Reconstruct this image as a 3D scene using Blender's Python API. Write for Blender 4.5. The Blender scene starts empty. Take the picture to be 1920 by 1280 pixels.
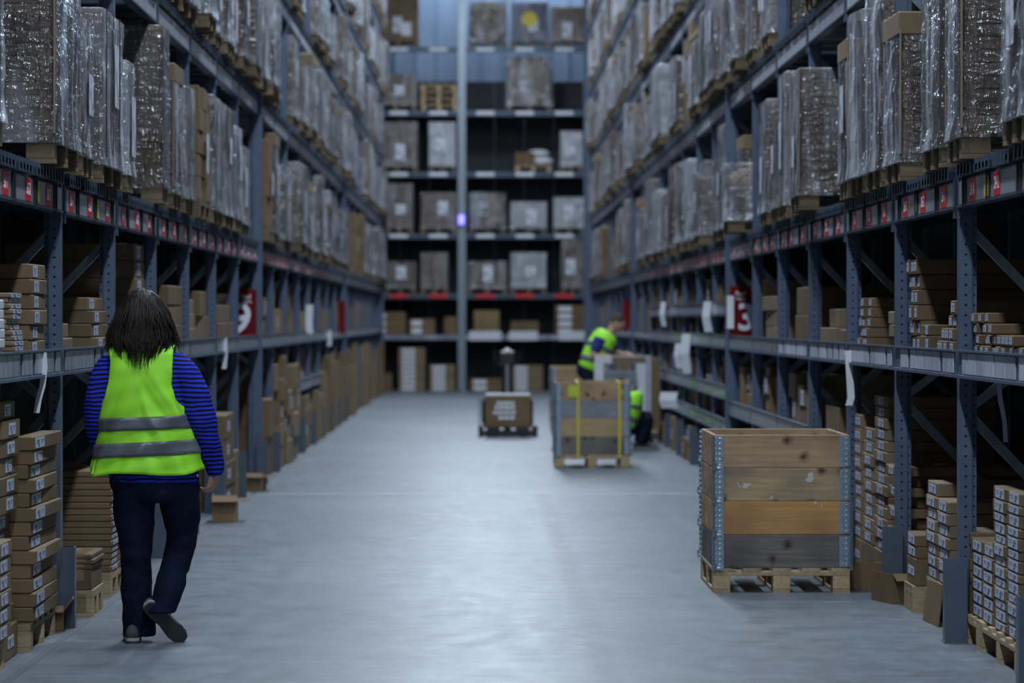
import bpy, math, random
from mathutils import Vector, Matrix, Euler, noise

random.seed(11)
PI = math.pi
scene = bpy.context.scene
COL = scene.collection

# ------------------------------------------------------------------ camera, world, light, exposure
F, EH, VX, VY = 6700.0, 1.6, 903.0, 598.0        # focal length in pixels, eye height, vanishing point of the aisle
cam_d = bpy.data.cameras.new('camera')
cam_d.sensor_width = 36.0
cam_d.lens = F / 1920 * 36
cam_d.clip_end = 300
cam_d.dof.use_dof = True
cam_d.dof.focus_distance = 18.3
cam_d.dof.aperture_fstop = 3.0
cam = bpy.data.objects.new('camera', cam_d)
COL.objects.link(cam)
cam.location = (0, 0, EH)
cam.rotation_euler = (PI / 2 - math.atan((640 - VY) / F), 0, -math.atan((960 - VX) / F))
scene.camera = cam

world = bpy.data.worlds.new('warehouse_dark')
scene.world = world
world.use_nodes = True
world.node_tree.nodes['Background'].inputs[0].default_value = (0.35, 0.45, 0.62, 1)
world.node_tree.nodes['Background'].inputs[1].default_value = 0.02

LAMP_W = 330.0          # watts of each aisle lamp
LAMP_COL = (0.75, 0.87, 1.0)
LAMP_Z = 9.6
scene.view_settings.view_transform = 'Standard'
scene.view_settings.look = 'None'
scene.view_settings.gamma = 1.0
scene.view_settings.use_curve_mapping = False
scene.view_settings.exposure = 0.1
scene.cycles.max_bounces = 5
scene.cycles.adaptive_threshold = 0.04
scene.cycles.adaptive_min_samples = 16
scene.cycles.diffuse_bounces = 2
scene.cycles.glossy_bounces = 2
scene.cycles.transparent_max_bounces = 12
scene.cycles.sample_clamp_indirect = 4.0

FL, FR = 2.19, 2.37       # distance of the left / right rack face from the camera axis
PITCH = 2.7
Y0L, Y0R = 18.6, 17.7
YBACK = 79.4
TIERS = [2.38, 3.81, 5.16, 6.51, 7.86]        # where the pallets stand on the side racks
BEAMZ = [2.15, 3.58, 4.93, 6.28, 7.63]        # underside of each pallet beam
SHELF = 1.42

def face(s): return FR if s > 0 else FL
def upY(s, k): return (Y0R if s > 0 else Y0L) + PITCH * k
def Yat(s, x, d=0.0): return F * (face(s) + d) / abs(x - VX)
def Zat(y, Y): return EH - (y - VY) * Y / F
def Xat(x, Y): return (x - VX) * Y / F

# ------------------------------------------------------------------ mesh helpers
class MB:
    def __init__(self):
        self.v, self.f, self.m = [], [], []
    def box(self, x0, x1, y0, y1, z0, z1, mi=0, M=None):
        b = len(self.v)
        pts = [(x0, y0, z0), (x1, y0, z0), (x1, y1, z0), (x0, y1, z0), (x0, y0, z1), (x1, y0, z1), (x1, y1, z1), (x0, y1, z1)]
        if M is not None: pts = [tuple(M @ Vector(p)) for p in pts]
        self.v += pts
        for q in ((0, 3, 2, 1), (4, 5, 6, 7), (0, 1, 5, 4), (1, 2, 6, 5), (2, 3, 7, 6), (3, 0, 4, 7)):
            self.f.append(tuple(b + i for i in q)); self.m.append(mi)
        return self
    def cbox(self, c, s, mi=0, M=None):
        return self.box(c[0] - s[0] / 2, c[0] + s[0] / 2, c[1] - s[1] / 2, c[1] + s[1] / 2, c[2] - s[2] / 2, c[2] + s[2] / 2, mi, M)
    def chamfer(self, sx, sy, sz, c=0.004, mi=0, M=None, o=(0, 0, 0)):
        """chamfered box, centred on o in x, y and standing on o.z"""
        hx, hy = sx / 2, sy / 2; c = min(c, sz * 0.3)
        def P(x, y, z):
            p = Vector((o[0] + x, o[1] + y, o[2] + z))
            if M is not None: p = M @ p
            self.v.append(tuple(p)); return len(self.v) - 1
        R = []
        for z, e in ((0, c), (c, 0), (sz - c, 0), (sz, c)):
            X, Y = hx - e, hy - e
            R.append([P(x, y, z) for x, y in ((X, c - Y), (X, Y - c), (X - c, Y), (c - X, Y), (-X, Y - c), (-X, c - Y), (c - X, -Y), (X - c, -Y))])
        for j in range(3):
            for i in range(8):
                self.f.append((R[j][i], R[j][(i + 1) % 8], R[j + 1][(i + 1) % 8], R[j + 1][i])); self.m.append(mi)
        self.f.append(tuple(reversed(R[0]))); self.m.append(mi)
        self.f.append(tuple(R[3])); self.m.append(mi)
        return self
    def prism(self, pts, z0, z1, mi=0, M=None):
        b = len(self.v); n = len(pts)
        for z in (z0, z1):
            for p in pts:
                q = Vector((p[0], p[1], z))
                if M is not None: q = M @ q
                self.v.append(tuple(q))
        self.f.append(tuple(b + i for i in reversed(range(n)))); self.m.append(mi)
        self.f.append(tuple(b + n + i for i in range(n))); self.m.append(mi)
        for i in range(n):
            j = (i + 1) % n
            self.f.append((b + i, b + j, b + n + j, b + n + i)); self.m.append(mi)
        return self
    def rings(self, rings, mi=0, cap=True, closed=True):
        b = len(self.v); n = len(rings[0])
        for r in rings: self.v += [tuple(p) for p in r]
        for j in range(len(rings) - 1):
            for i in range(n if closed else n - 1):
                k = (i + 1) % n
                self.f.append((b + j * n + i, b + j * n + k, b + (j + 1) * n + k, b + (j + 1) * n + i)); self.m.append(mi)
        if cap and closed:
            self.f.append(tuple(b + i for i in reversed(range(n)))); self.m.append(mi)
            e = b + (len(rings) - 1) * n
            self.f.append(tuple(e + i for i in range(n))); self.m.append(mi)
        return self
    def tube(self, path, r, n=10, mi=0, flat=1.0, up=None):
        """round tube through points with a radius for each; flat squeezes the second axis"""
        path = [Vector(p) for p in path]
        if not isinstance(r, (list, tuple)): r = [r] * len(path)
        rg = []; u = None
        for i, p in enumerate(path):
            t = (path[min(i + 1, len(path) - 1)] - path[max(i - 1, 0)]).normalized()
            if u is None:
                ref = Vector(up) if up else (Vector((0, 1, 0)) if abs(t.y) < 0.9 else Vector((1, 0, 0)))
                u = ref.cross(t).normalized()
            else:
                u = (u - t * u.dot(t)).normalized()
            w = t.cross(u)
            rg.append([p + u * (math.cos(2 * PI * a / n) * r[i]) + w * (math.sin(2 * PI * a / n) * r[i] * flat) for a in range(n)])
        return self.rings(rg, mi)
    def bar(self, a, b, w, h, mi=0):
        a, b = Vector(a), Vector(b); t = (b - a).normalized()
        ref = Vector((0, 0, 1)) if abs(t.z) < 0.95 else Vector((0, 1, 0))
        u = ref.cross(t).normalized(); q = t.cross(u)
        rg = [[p + u * (sx * w / 2) + q * (sy * h / 2) for sx, sy in ((-1, -1), (1, -1), (1, 1), (-1, 1))] for p in (a, b)]
        return self.rings(rg, mi)
    def ball(self, c, r, n=12, m=8, mi=0, M=None):
        if not isinstance(r, (list, tuple)): r = (r, r, r)
        rg = []
        for j in range(m + 1):
            t = PI * (j + 0.02 * (j == 0) - 0.02 * (j == m)) / m
            ring = []
            for i in range(n):
                a = 2 * PI * i / n
                p = Vector((r[0] * math.sin(t) * math.cos(a), r[1] * math.sin(t) * math.sin(a), -r[2] * math.cos(t)))
                if M is not None: p = M @ p
                ring.append(p + Vector(c))
            rg.append(ring)
        return self.rings(rg, mi)
    def mesh(self, name, mats, smooth=False):
        me = bpy.data.meshes.new(name)
        me.from_pydata(self.v, [], self.f)
        for m in (mats if isinstance(mats, (list, tuple)) else [mats]): me.materials.append(m)
        me.polygons.foreach_set('material_index', self.m)
        me.polygons.foreach_set('use_smooth', [bool(smooth)] * len(self.f))
        me.update()
        return me
    def build(self, name, mats, parent=None, loc=None, rot=None, smooth=False, kind=None):
        return put(name, self.mesh(name, mats, smooth), parent, loc, rot, kind)

def put(name, me, parent=None, loc=None, rot=None, kind=None, scale=None):
    o = bpy.data.objects.new(name, me); COL.objects.link(o)
    if parent is not None: o.parent = parent
    if loc is not None: o.location = loc
    if rot is not None: o.rotation_euler = rot
    if scale is not None: o.scale = scale
    if kind: o['kind'] = kind
    return o
def tag(o, label, cat, group=None):
    o['label'] = label; o['category'] = cat
    if group: o['group'] = group
    return o
def empty(name, loc=(0, 0, 0), rz=0.0):
    o = bpy.data.objects.new(name, None); COL.objects.link(o)
    o.location = loc; o.rotation_euler = (0, 0, rz); o.empty_display_size = 0.1
    return o
CACHE = {}
def cached(key, fn):
    if key not in CACHE: CACHE[key] = fn()
    return CACHE[key]
ONES = ['', 'first', 'second', 'third', 'fourth', 'fifth', 'sixth', 'seventh', 'eighth', 'ninth', 'tenth', 'eleventh', 'twelfth', 'thirteenth', 'fourteenth', 'fifteenth', 'sixteenth', 'seventeenth', 'eighteenth', 'nineteenth']
TENS = {2: ('twentieth', 'twenty'), 3: ('thirtieth', 'thirty'), 4: ('fortieth', 'forty'), 5: ('fiftieth', 'fifty'), 6: ('sixtieth', 'sixty')}
def nth(n):
    if n < 20: return ONES[n]
    t, o = divmod(n, 10)
    return TENS[t][0] if o == 0 else TENS[t][1] + '-' + ONES[o]

# ------------------------------------------------------------------ materials
def nodes(name):
    m = bpy.data.materials.new(name); m.use_nodes = True
    nt = m.node_tree; nt.nodes.clear()
    out = nt.nodes.new('ShaderNodeOutputMaterial')
    return m, nt, out
def N(nt, kind, **kw):
    n = nt.nodes.new(kind)
    for k, v in kw.items():
        if k in n.inputs: n.inputs[k].default_value = v
        else: setattr(n, k, v)
    return n
def ramp(nt, fac, stops):
    r = nt.nodes.new('ShaderNodeValToRGB')
    e = r.color_ramp.elements
    while len(e) < len(stops): e.new(0.5)
    for i, (p, c) in enumerate(stops):
        e[i].position = p; e[i].color = (c, c, c, 1) if isinstance(c, (int, float)) else (*c, 1)
    nt.links.new(fac, r.inputs[0]); return r
def mixc(nt, fac, a, b, mode='MIX'):
    n = nt.nodes.new('ShaderNodeMix'); n.data_type = 'RGBA'; n.blend_type = mode
    for s, v in ((0, fac), (6, a), (7, b)):
        if isinstance(v, (int, float)): n.inputs[s].default_value = v
        elif isinstance(v, tuple): n.inputs[s].default_value = (*v, 1)
        else: nt.links.new(v, n.inputs[s])
    return n.outputs[2]
def coords(nt, scale=(1, 1, 1), space='Object'):
    t = nt.nodes.new('ShaderNodeTexCoord'); mp = nt.nodes.new('ShaderNodeMapping')
    mp.inputs['Scale'].default_value = scale
    nt.links.new(t.outputs[space], mp.inputs[0]); return mp.outputs[0]
def mat(name, c, rough=0.6, metal=0.0, c2=None, nscale=6.0, stretch=(1, 1, 1), bump=0.0, bscale=None, rand=0.0, spec=0.5, space='Object', detail=4.0):
    m, nt, out = nodes(name)
    p = N(nt, 'ShaderNodeBsdfPrincipled', Roughness=rough, Metallic=metal)
    p.inputs['Specular IOR Level'].default_value = spec
    nt.links.new(p.outputs[0], out.inputs[0])
    vec = coords(nt, stretch, space)
    col = None
    if c2 is not None or bump:
        nz = N(nt, 'ShaderNodeTexNoise', Scale=nscale, Detail=detail); nt.links.new(vec, nz.inputs[0])
    if c2 is not None:
        r = ramp(nt, nz.outputs[0], [(0.3, c), (0.7, c2)]); col = r.outputs[0]
    if rand:
        oi = nt.nodes.new('ShaderNodeObjectInfo')
        mr = N(nt, 'ShaderNodeMapRange'); mr.inputs[3].default_value = 1 - rand; mr.inputs[4].default_value = 1 + rand
        nt.links.new(oi.outputs['Random'], mr.inputs[0])
        col = mixc(nt, 1.0, col if col is not None else c, mr.outputs[0], 'MULTIPLY')
    if col is None: p.inputs['Base Color'].default_value = (*c, 1)
    else: nt.links.new(col, p.inputs['Base Color'])
    if bump:
        nb = N(nt, 'ShaderNodeTexNoise', Scale=bscale or nscale * 4, Detail=3.0); nt.links.new(vec, nb.inputs[0])
        b = N(nt, 'ShaderNodeBump', Strength=bump, Distance=0.01); nt.links.new(nb.outputs[0], b.inputs['Height'])
        nt.links.new(b.outputs[0], p.inputs['Normal'])
    return m

M = {}
M['steel'] = mat('rack_blue_grey_steel', (0.080, 0.112, 0.180), 0.42, 0.2, (0.108, 0.146, 0.222), 9, bump=0.05)
M['steel_dark'] = mat('rack_dark_steel', (0.05, 0.075, 0.11), 0.45, 0.3, (0.075, 0.105, 0.15), 8)
M['galv'] = mat('galvanised_steel', (0.19, 0.235, 0.27), 0.38, 0.6, (0.28, 0.33, 0.37), 14, bump=0.1)
M['zinc'] = mat('zinc_hinge', (0.24, 0.32, 0.40), 0.34, 0.7, (0.34, 0.42, 0.50), 30, bump=0.2)
M['rivet'] = mat('bright_rivet', (0.8, 0.86, 0.92), 0.25, 0.6)
M['guard'] = mat('guard_grey_paint', (0.060, 0.082, 0.118), 0.40, 0.0, (0.080, 0.107, 0.15), 5, bump=0.05)
M['hole'] = mat('hole_black', (0.004, 0.005, 0.007), 0.9)
M['rail'] = mat('label_rail', (0.26, 0.285, 0.34), 0.28, 0.0, (0.46, 0.50, 0.57), 3.0, (1, 1, 0.2), rand=0.2)
M['clear'] = mat('clear_label_holder', (0.17, 0.19, 0.25), 0.22, 0.0, (0.42, 0.45, 0.53), 5.0, (1, 2.2, 0.25), rand=0.15)
M['paper'] = mat('white_paper', (0.72, 0.75, 0.82), 0.6, 0.0, (0.8, 0.83, 0.88), 8)
M['paper_grey'] = mat('grey_paper', (0.36, 0.38, 0.46), 0.6, 0.0, (0.52, 0.55, 0.64), 18, rand=0.25)
M['red'] = mat('red_label', (0.75, 0.012, 0.016), 0.45)
M['signred'] = mat('sign_red', (0.16, 0.002, 0.004), 0.6, spec=0.2)
M['yellow'] = mat('yellow_label', (0.75, 0.62, 0.03), 0.5)
M['green'] = mat('green_label', (0.16, 0.42, 0.12), 0.5)
M['wire'] = mat('black_clip', (0.006, 0.007, 0.009), 0.5)
M['label_paper'] = mat('bluish_label_paper', (0.50, 0.54, 0.69), 0.5, 0, (0.58, 0.62, 0.77), 9)
M['print'] = mat('grey_print', (0.16, 0.17, 0.23), 0.6)
M['ink'] = mat('black_ink', (0.015, 0.016, 0.02), 0.6)
M['white'] = mat('white_letter', (0.82, 0.84, 0.9), 0.5)
M['card'] = mat('cardboard_brown', (0.150, 0.098, 0.053), 0.72, 0.0, (0.20, 0.132, 0.072), 3.5, (1, 1, 1), bump=0.06, rand=0.16, spec=0.25)
M['card_pale'] = mat('cardboard_pale', (0.20, 0.143, 0.088), 0.72, 0.0, (0.255, 0.186, 0.117), 3.0, bump=0.06, rand=0.14, spec=0.25)
M['card_dark'] = mat('cardboard_dark', (0.20, 0.13, 0.07), 0.72, 0.0, (0.27, 0.18, 0.10), 3.0, bump=0.06, rand=0.16, spec=0.25)
M['card_grey'] = mat('cardboard_greyish', (0.22, 0.163, 0.118), 0.7, 0.0, (0.30, 0.228, 0.172), 3.0, bump=0.05, rand=0.15, spec=0.25)
M['whitebox'] = mat('white_carton', (0.62, 0.64, 0.68), 0.6, 0.0, (0.7, 0.72, 0.76), 4, rand=0.1)
M['tape'] = mat('clear_packing_tape', (0.27, 0.17, 0.085), 0.12, 0.0, (0.34, 0.23, 0.12), 40, (1, 4, 4), bump=0.25, bscale=60)
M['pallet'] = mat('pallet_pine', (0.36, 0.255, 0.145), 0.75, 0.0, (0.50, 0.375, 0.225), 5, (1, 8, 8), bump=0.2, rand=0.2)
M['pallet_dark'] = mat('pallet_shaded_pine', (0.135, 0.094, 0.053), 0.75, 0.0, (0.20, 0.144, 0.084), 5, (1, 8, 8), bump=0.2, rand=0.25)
M['strap'] = mat('black_strap', (0.012, 0.013, 0.017), 0.4)
M['wall'] = mat('dark_backing', (0.018, 0.021, 0.026), 0.8, 0.0, (0.026, 0.030, 0.036), 2)  # near-black; behind the side racks it stands in for shade
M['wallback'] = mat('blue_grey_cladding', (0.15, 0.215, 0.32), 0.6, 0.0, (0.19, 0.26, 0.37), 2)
M['ceil'] = mat('ceiling_sheet', (0.08, 0.09, 0.10), 0.8)
M['rubber'] = mat('black_rubber', (0.012, 0.013, 0.014), 0.6)
M['plastic'] = mat('dark_plastic', (0.018, 0.02, 0.024), 0.35)

def barcode_mat():
    m, nt, out = nodes('printed_label')
    p = N(nt, 'ShaderNodeBsdfPrincipled', Roughness=0.45); nt.links.new(p.outputs[0], out.inputs[0])
    vec = coords(nt, (1, 1, 1), 'Generated')
    br = N(nt, 'ShaderNodeTexNoise', Scale=3.2, Detail=0.0); nt.links.new(vec, br.inputs[0])
    mp = coords(nt, (1.0, 22.0, 1.6), 'Generated')
    bn = N(nt, 'ShaderNodeTexNoise', Scale=3.0, Detail=1.0); nt.links.new(mp, bn.inputs[0])
    a = ramp(nt, br.outputs[0], [(0.50, 0.0), (0.53, 1.0)])
    b = ramp(nt, bn.outputs[0], [(0.50, 0.0), (0.53, 1.0)])
    f = mixc(nt, 1.0, a.outputs[0], b.outputs[0], 'MULTIPLY')
    nt.links.new(mixc(nt, f, (0.74, 0.77, 0.86), (0.05, 0.055, 0.08)), p.inputs['Base Color'])
    return m
M['label'] = barcode_mat()

def film_mat(name, lo, hi, tint=(0.62, 0.64, 0.70), sc=5.0, st=(2.6, 2.6, 0.45), p0=0.46, p1=0.62):
    """stretch film: clear with whitish stretched streaks, partly highlights painted as diffuse white, a thin glossy coat with wrinkles over it"""
    m, nt, out = nodes(name)
    df = nt.nodes.new('ShaderNodeBsdfDiffuse'); df.inputs[0].default_value = (*tint, 1)
    tr = nt.nodes.new('ShaderNodeBsdfTransparent'); tr.inputs[0].default_value = (0.95, 0.955, 0.97, 1)
    gl = nt.nodes.new('ShaderNodeBsdfGlossy'); gl.inputs['Roughness'].default_value = 0.17; gl.inputs[0].default_value = (0.95, 0.97, 1, 1)
    mx = nt.nodes.new('ShaderNodeMixShader'); mg = nt.nodes.new('ShaderNodeMixShader')
    vec = coords(nt, st)
    oi = nt.nodes.new('ShaderNodeObjectInfo')
    ad = nt.nodes.new('ShaderNodeVectorMath'); ad.operation = 'ADD'
    sc_ = nt.nodes.new('ShaderNodeVectorMath'); sc_.operation = 'SCALE'; sc_.inputs[0].default_value = (7, 13, 5)
    nt.links.new(oi.outputs['Random'], sc_.inputs['Scale']); nt.links.new(vec, ad.inputs[0]); nt.links.new(sc_.outputs[0], ad.inputs[1])
    n1 = N(nt, 'ShaderNodeTexNoise', Scale=sc * .55, Detail=5.0, Distortion=0.5); nt.links.new(ad.outputs[0], n1.inputs[0])
    n2 = N(nt, 'ShaderNodeTexNoise', Scale=sc * 1.7, Detail=3.0, Distortion=1.0); nt.links.new(ad.outputs[0], n2.inputs[0])
    n3 = N(nt, 'ShaderNodeTexNoise', Scale=sc * 1.2, Detail=2.0, Distortion=1.5); nt.links.new(coords(nt, (1, 1, 2.5)), n3.inputs[0])
    r = ramp(nt, n1.outputs[0], [(p0, lo), (p1, hi)])  # whitish streaks: lamp highlights painted into the diffuse share of the film
    lw = N(nt, 'ShaderNodeLayerWeight', Blend=0.5)
    fa = nt.nodes.new('ShaderNodeMath'); fa.operation = 'MULTIPLY_ADD'; nt.links.new(lw.outputs['Facing'], fa.inputs[0]); fa.inputs[1].default_value = 0.75; fa.inputs[2].default_value = 0.35  # extra diffuse haze edge-on, imitating the sheen at grazing view
    mm = nt.nodes.new('ShaderNodeMath'); mm.operation = 'MULTIPLY'; mm.use_clamp = True
    nt.links.new(fa.outputs[0], mm.inputs[0]); nt.links.new(r.outputs[0], mm.inputs[1])
    hs = N(nt, 'ShaderNodeMath', operation='ADD'); nt.links.new(n2.outputs[0], hs.inputs[0]); nt.links.new(n3.outputs[0], hs.inputs[1])
    b = N(nt, 'ShaderNodeBump', Strength=0.9, Distance=0.035); nt.links.new(hs.outputs[0], b.inputs['Height'])
    nt.links.new(b.outputs[0], gl.inputs['Normal'])
    fz = N(nt, 'ShaderNodeFresnel', IOR=1.55); nt.links.new(b.outputs[0], fz.inputs['Normal'])
    f2 = N(nt, 'ShaderNodeMath', operation='MULTIPLY_ADD', use_clamp=True); nt.links.new(fz.outputs[0], f2.inputs[0]); f2.inputs[1].default_value = 0.8; f2.inputs[2].default_value = 0.06
    nt.links.new(mm.outputs[0], mx.inputs[0]); nt.links.new(tr.outputs[0], mx.inputs[1]); nt.links.new(df.outputs[0], mx.inputs[2])
    nt.links.new(f2.outputs[0], mg.inputs[0]); nt.links.new(mx.outputs[0], mg.inputs[1]); nt.links.new(gl.outputs[0], mg.inputs[2])
    nt.links.new(mg.outputs[0], out.inputs[0])
    return m
M['film'] = film_mat('stretch_film', 0.08, 0.7)
M['film_thick'] = film_mat('thick_stretch_film', 0.18, 0.92, sc=4.0)
M['film_thin'] = film_mat('thin_stretch_film', 0.05, 0.3, sc=4.0)

def wood_mat(name, c, c2, dark, knots=True, patch=False):
    m, nt, out = nodes(name)
    p = N(nt, 'ShaderNodeBsdfPrincipled', Roughness=0.66); p.inputs['Specular IOR Level'].default_value = 0.3
    nt.links.new(p.outputs[0], out.inputs[0])
    oi = nt.nodes.new('ShaderNodeObjectInfo')
    tc = nt.nodes.new('ShaderNodeTexCoord')
    ad = nt.nodes.new('ShaderNodeVectorMath'); ad.operation = 'ADD'
    s_ = nt.nodes.new('ShaderNodeVectorMath'); s_.operation = 'SCALE'; s_.inputs[0].default_value = (9, 3, 4)
    nt.links.new(oi.outputs['Random'], s_.inputs['Scale']); nt.links.new(tc.outputs['Object'], ad.inputs[0]); nt.links.new(s_.outputs[0], ad.inputs[1])
    def mp(sc):
        q = nt.nodes.new('ShaderNodeMapping'); q.inputs['Scale'].default_value = sc; nt.links.new(ad.outputs[0], q.inputs[0]); return q.outputs[0]
    g = N(nt, 'ShaderNodeTexNoise', Scale=5.0, Detail=6.0, Distortion=0.5); nt.links.new(mp((0.6, 0.6, 9)), g.inputs[0])
    big = N(nt, 'ShaderNodeTexNoise', Scale=2.2, Detail=3.0); nt.links.new(mp((1, 1, 1.6)), big.inputs[0])
    col = ramp(nt, g.outputs[0], [(0.3, c), (0.7, c2)]).outputs[0]
    col = mixc(nt, ramp(nt, big.outputs[0], [(0.40, 0.0), (0.68, 0.9)]).outputs[0], col, dark)
    if knots:
        sp = nt.nodes.new('ShaderNodeSeparateXYZ'); nt.links.new(ad.outputs[0], sp.inputs[0])
        xy = N(nt, 'ShaderNodeMath', operation='ADD'); nt.links.new(sp.outputs['X'], xy.inputs[0]); nt.links.new(sp.outputs['Y'], xy.inputs[1])
        cb = nt.nodes.new('ShaderNodeCombineXYZ'); nt.links.new(xy.outputs[0], cb.inputs[0]); nt.links.new(sp.outputs['Z'], cb.inputs[1])
        wn = N(nt, 'ShaderNodeTexNoise', Scale=14.0, Detail=2.0); nt.links.new(cb.outputs[0], wn.inputs[0])
        cv = nt.nodes.new('ShaderNodeVectorMath'); cv.operation = 'MULTIPLY_ADD'; nt.links.new(wn.outputs['Color'], cv.inputs[0]); cv.inputs[1].default_value = (.05, .05, 0); nt.links.new(cb.outputs[0], cv.inputs[2])
        v = N(nt, 'ShaderNodeTexVoronoi', Scale=5.2); v.voronoi_dimensions = '2D'; nt.links.new(cv.outputs[0], v.inputs[0])
        col = mixc(nt, ramp(nt, v.outputs['Distance'], [(0.03, 0.95), (0.09, 0.6), (0.21, 0.0)]).outputs[0], col, (0.045, 0.024, 0.012))
    if patch:
        w = N(nt, 'ShaderNodeTexNoise', Scale=6.0, Detail=5.0); nt.links.new(mp((1.3, 1.3, 1.2)), w.inputs[0])
        col = mixc(nt, ramp(nt, w.outputs[0], [(0.635, 0.0), (0.65, 0.85)]).outputs[0], col, (0.62, 0.62, 0.62))
    nt.links.new(col, p.inputs['Base Color'])
    b = N(nt, 'ShaderNodeBump', Strength=0.25, Distance=0.004); nt.links.new(g.outputs[0], b.inputs['Height']); nt.links.new(b.outputs[0], p.inputs['Normal'])
    return m
M['wood_a'] = wood_mat('collar_pine_brown', (0.40, 0.26, 0.15), (0.54, 0.36, 0.21), (0.24, 0.155, 0.095), True, False)
M['wood_b'] = wood_mat('collar_pine_worn', (0.42, 0.29, 0.16), (0.56, 0.40, 0.22), (0.16, 0.135, 0.12), True, True)
M['wood_c'] = wood_mat('collar_pine_orange', (0.50, 0.26, 0.095), (0.62, 0.34, 0.13), (0.36, 0.19, 0.085), False, True)
M['wood_d'] = wood_mat('collar_grey_weathered', (0.155, 0.135, 0.125), (0.225, 0.20, 0.19), (0.075, 0.07, 0.07), True, False)
M['wood_e'] = wood_mat('collar_grey_pale', (0.24, 0.25, 0.28), (0.32, 0.33, 0.36), (0.17, 0.18, 0.2), False, True)
M['wood_y'] = wood_mat('collar_pine_yellow', (0.42, 0.30, 0.16), (0.52, 0.38, 0.21), (0.34, 0.24, 0.13), False, False)

def floor_mat():
    m, nt, out = nodes('polished_concrete')
    p = N(nt, 'ShaderNodeBsdfPrincipled'); nt.links.new(p.outputs[0], out.inputs[0])
    p.inputs['Specular IOR Level'].default_value = 0.13
    a = N(nt, 'ShaderNodeTexNoise', Scale=0.5, Detail=6.0, Roughness=0.6); nt.links.new(coords(nt, (1, 0.6, 1)), a.inputs[0])
    b = N(nt, 'ShaderNodeTexNoise', Scale=3.0, Detail=8.0, Roughness=0.7); nt.links.new(coords(nt, (2.0, 0.8, 1)), b.inputs[0])
    c = N(nt, 'ShaderNodeTexNoise', Scale=3.5, Detail=6.0, Distortion=0.8); nt.links.new(coords(nt, (0.5, 2.2, 1)), c.inputs[0])
    base = ramp(nt, a.outputs[0], [(0.3, (0.140, 0.160, 0.186)), (0.7, (0.198, 0.224, 0.256))]).outputs[0]
    fine = ramp(nt, b.outputs[0], [(0.25, 0.78), (0.75, 1.15)]).outputs[0]
    col = mixc(nt, 1.0, base, fine, 'MULTIPLY')
    col = mixc(nt, 1.0, col, ramp(nt, c.outputs[0], [(0.3, 0.86), (0.7, 1.06)]).outputs[0], 'MULTIPLY')
    # a worn darker wheel track down the right half of the aisle
    sep = nt.nodes.new('ShaderNodeSeparateXYZ'); nt.links.new(coords(nt), sep.inputs[0])
    d = N(nt, 'ShaderNodeMath', operation='MULTIPLY_ADD'); nt.links.new(b.outputs[0], d.inputs[0]); d.inputs[1].default_value = 0.12; nt.links.new(sep.outputs['X'], d.inputs[2])
    d2 = N(nt, 'ShaderNodeMath', operation='SUBTRACT'); nt.links.new(d.outputs[0], d2.inputs[0]); d2.inputs[1].default_value = 0.62
    d3 = N(nt, 'ShaderNodeMath', operation='ABSOLUTE'); nt.links.new(d2.outputs[0], d3.inputs[0])
    tr = ramp(nt, d3.outputs[0], [(0.03, 0.42), (0.10, 0.0)]).outputs[0]
    cut = N(nt, 'ShaderNodeMath', operation='LESS_THAN'); nt.links.new(sep.outputs['Y'], cut.inputs[0]); cut.inputs[1].default_value = 32.7
    tm = N(nt, 'ShaderNodeMath', operation='MULTIPLY'); nt.links.new(tr, tm.inputs[0]); nt.links.new(cut.outputs[0], tm.inputs[1])
    col = mixc(nt, tm.outputs[0], col, (0.085, 0.098, 0.112))
    # fine dark scuffs
    e = N(nt, 'ShaderNodeTexNoise', Scale=9.0, Detail=2.0, Distortion=2.0); nt.links.new(coords(nt, (0.4, 1.6, 1)), e.inputs[0])
    col = mixc(nt, ramp(nt, e.outputs[0], [(0.25, 0.5), (0.29, 0.0)]).outputs[0], col, (0.09, 0.10, 0.115))
    nt.links.new(col, p.inputs['Base Color'])
    nt.links.new(ramp(nt, b.outputs[0], [(0.3, 0.33), (0.75, 0.52)]).outputs[0], p.inputs['Roughness'])
    bm = N(nt, 'ShaderNodeBump', Strength=0.05, Distance=0.01); nt.links.new(b.outputs[0], bm.inputs['Height'])
    nt.links.new(bm.outputs[0], p.inputs['Normal'])
    return m
def N_map(nt, v, a, b):
    r = nt.nodes.new('ShaderNodeMapRange'); r.inputs[1].default_value = a; r.inputs[2].default_value = b; nt.links.new(v, r.inputs[0]); return r.outputs[0]
M['floor'] = floor_mat()

def text_mesh(s, size, name='lettering', bold=0.0, align='CENTER'):
    cu = bpy.data.curves.new(name, 'FONT'); cu.body = s; cu.size = size; cu.align_x = align; cu.align_y = 'CENTER'
    cu.extrude = 0.0012; cu.offset = bold; cu.resolution_u = 3
    o = bpy.data.objects.new(name, cu); COL.objects.link(o)
    dg = bpy.context.evaluated_depsgraph_get()
    me = bpy.data.meshes.new_from_object(o.evaluated_get(dg))
    bpy.data.objects.remove(o); bpy.data.curves.remove(cu)
    return me

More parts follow.
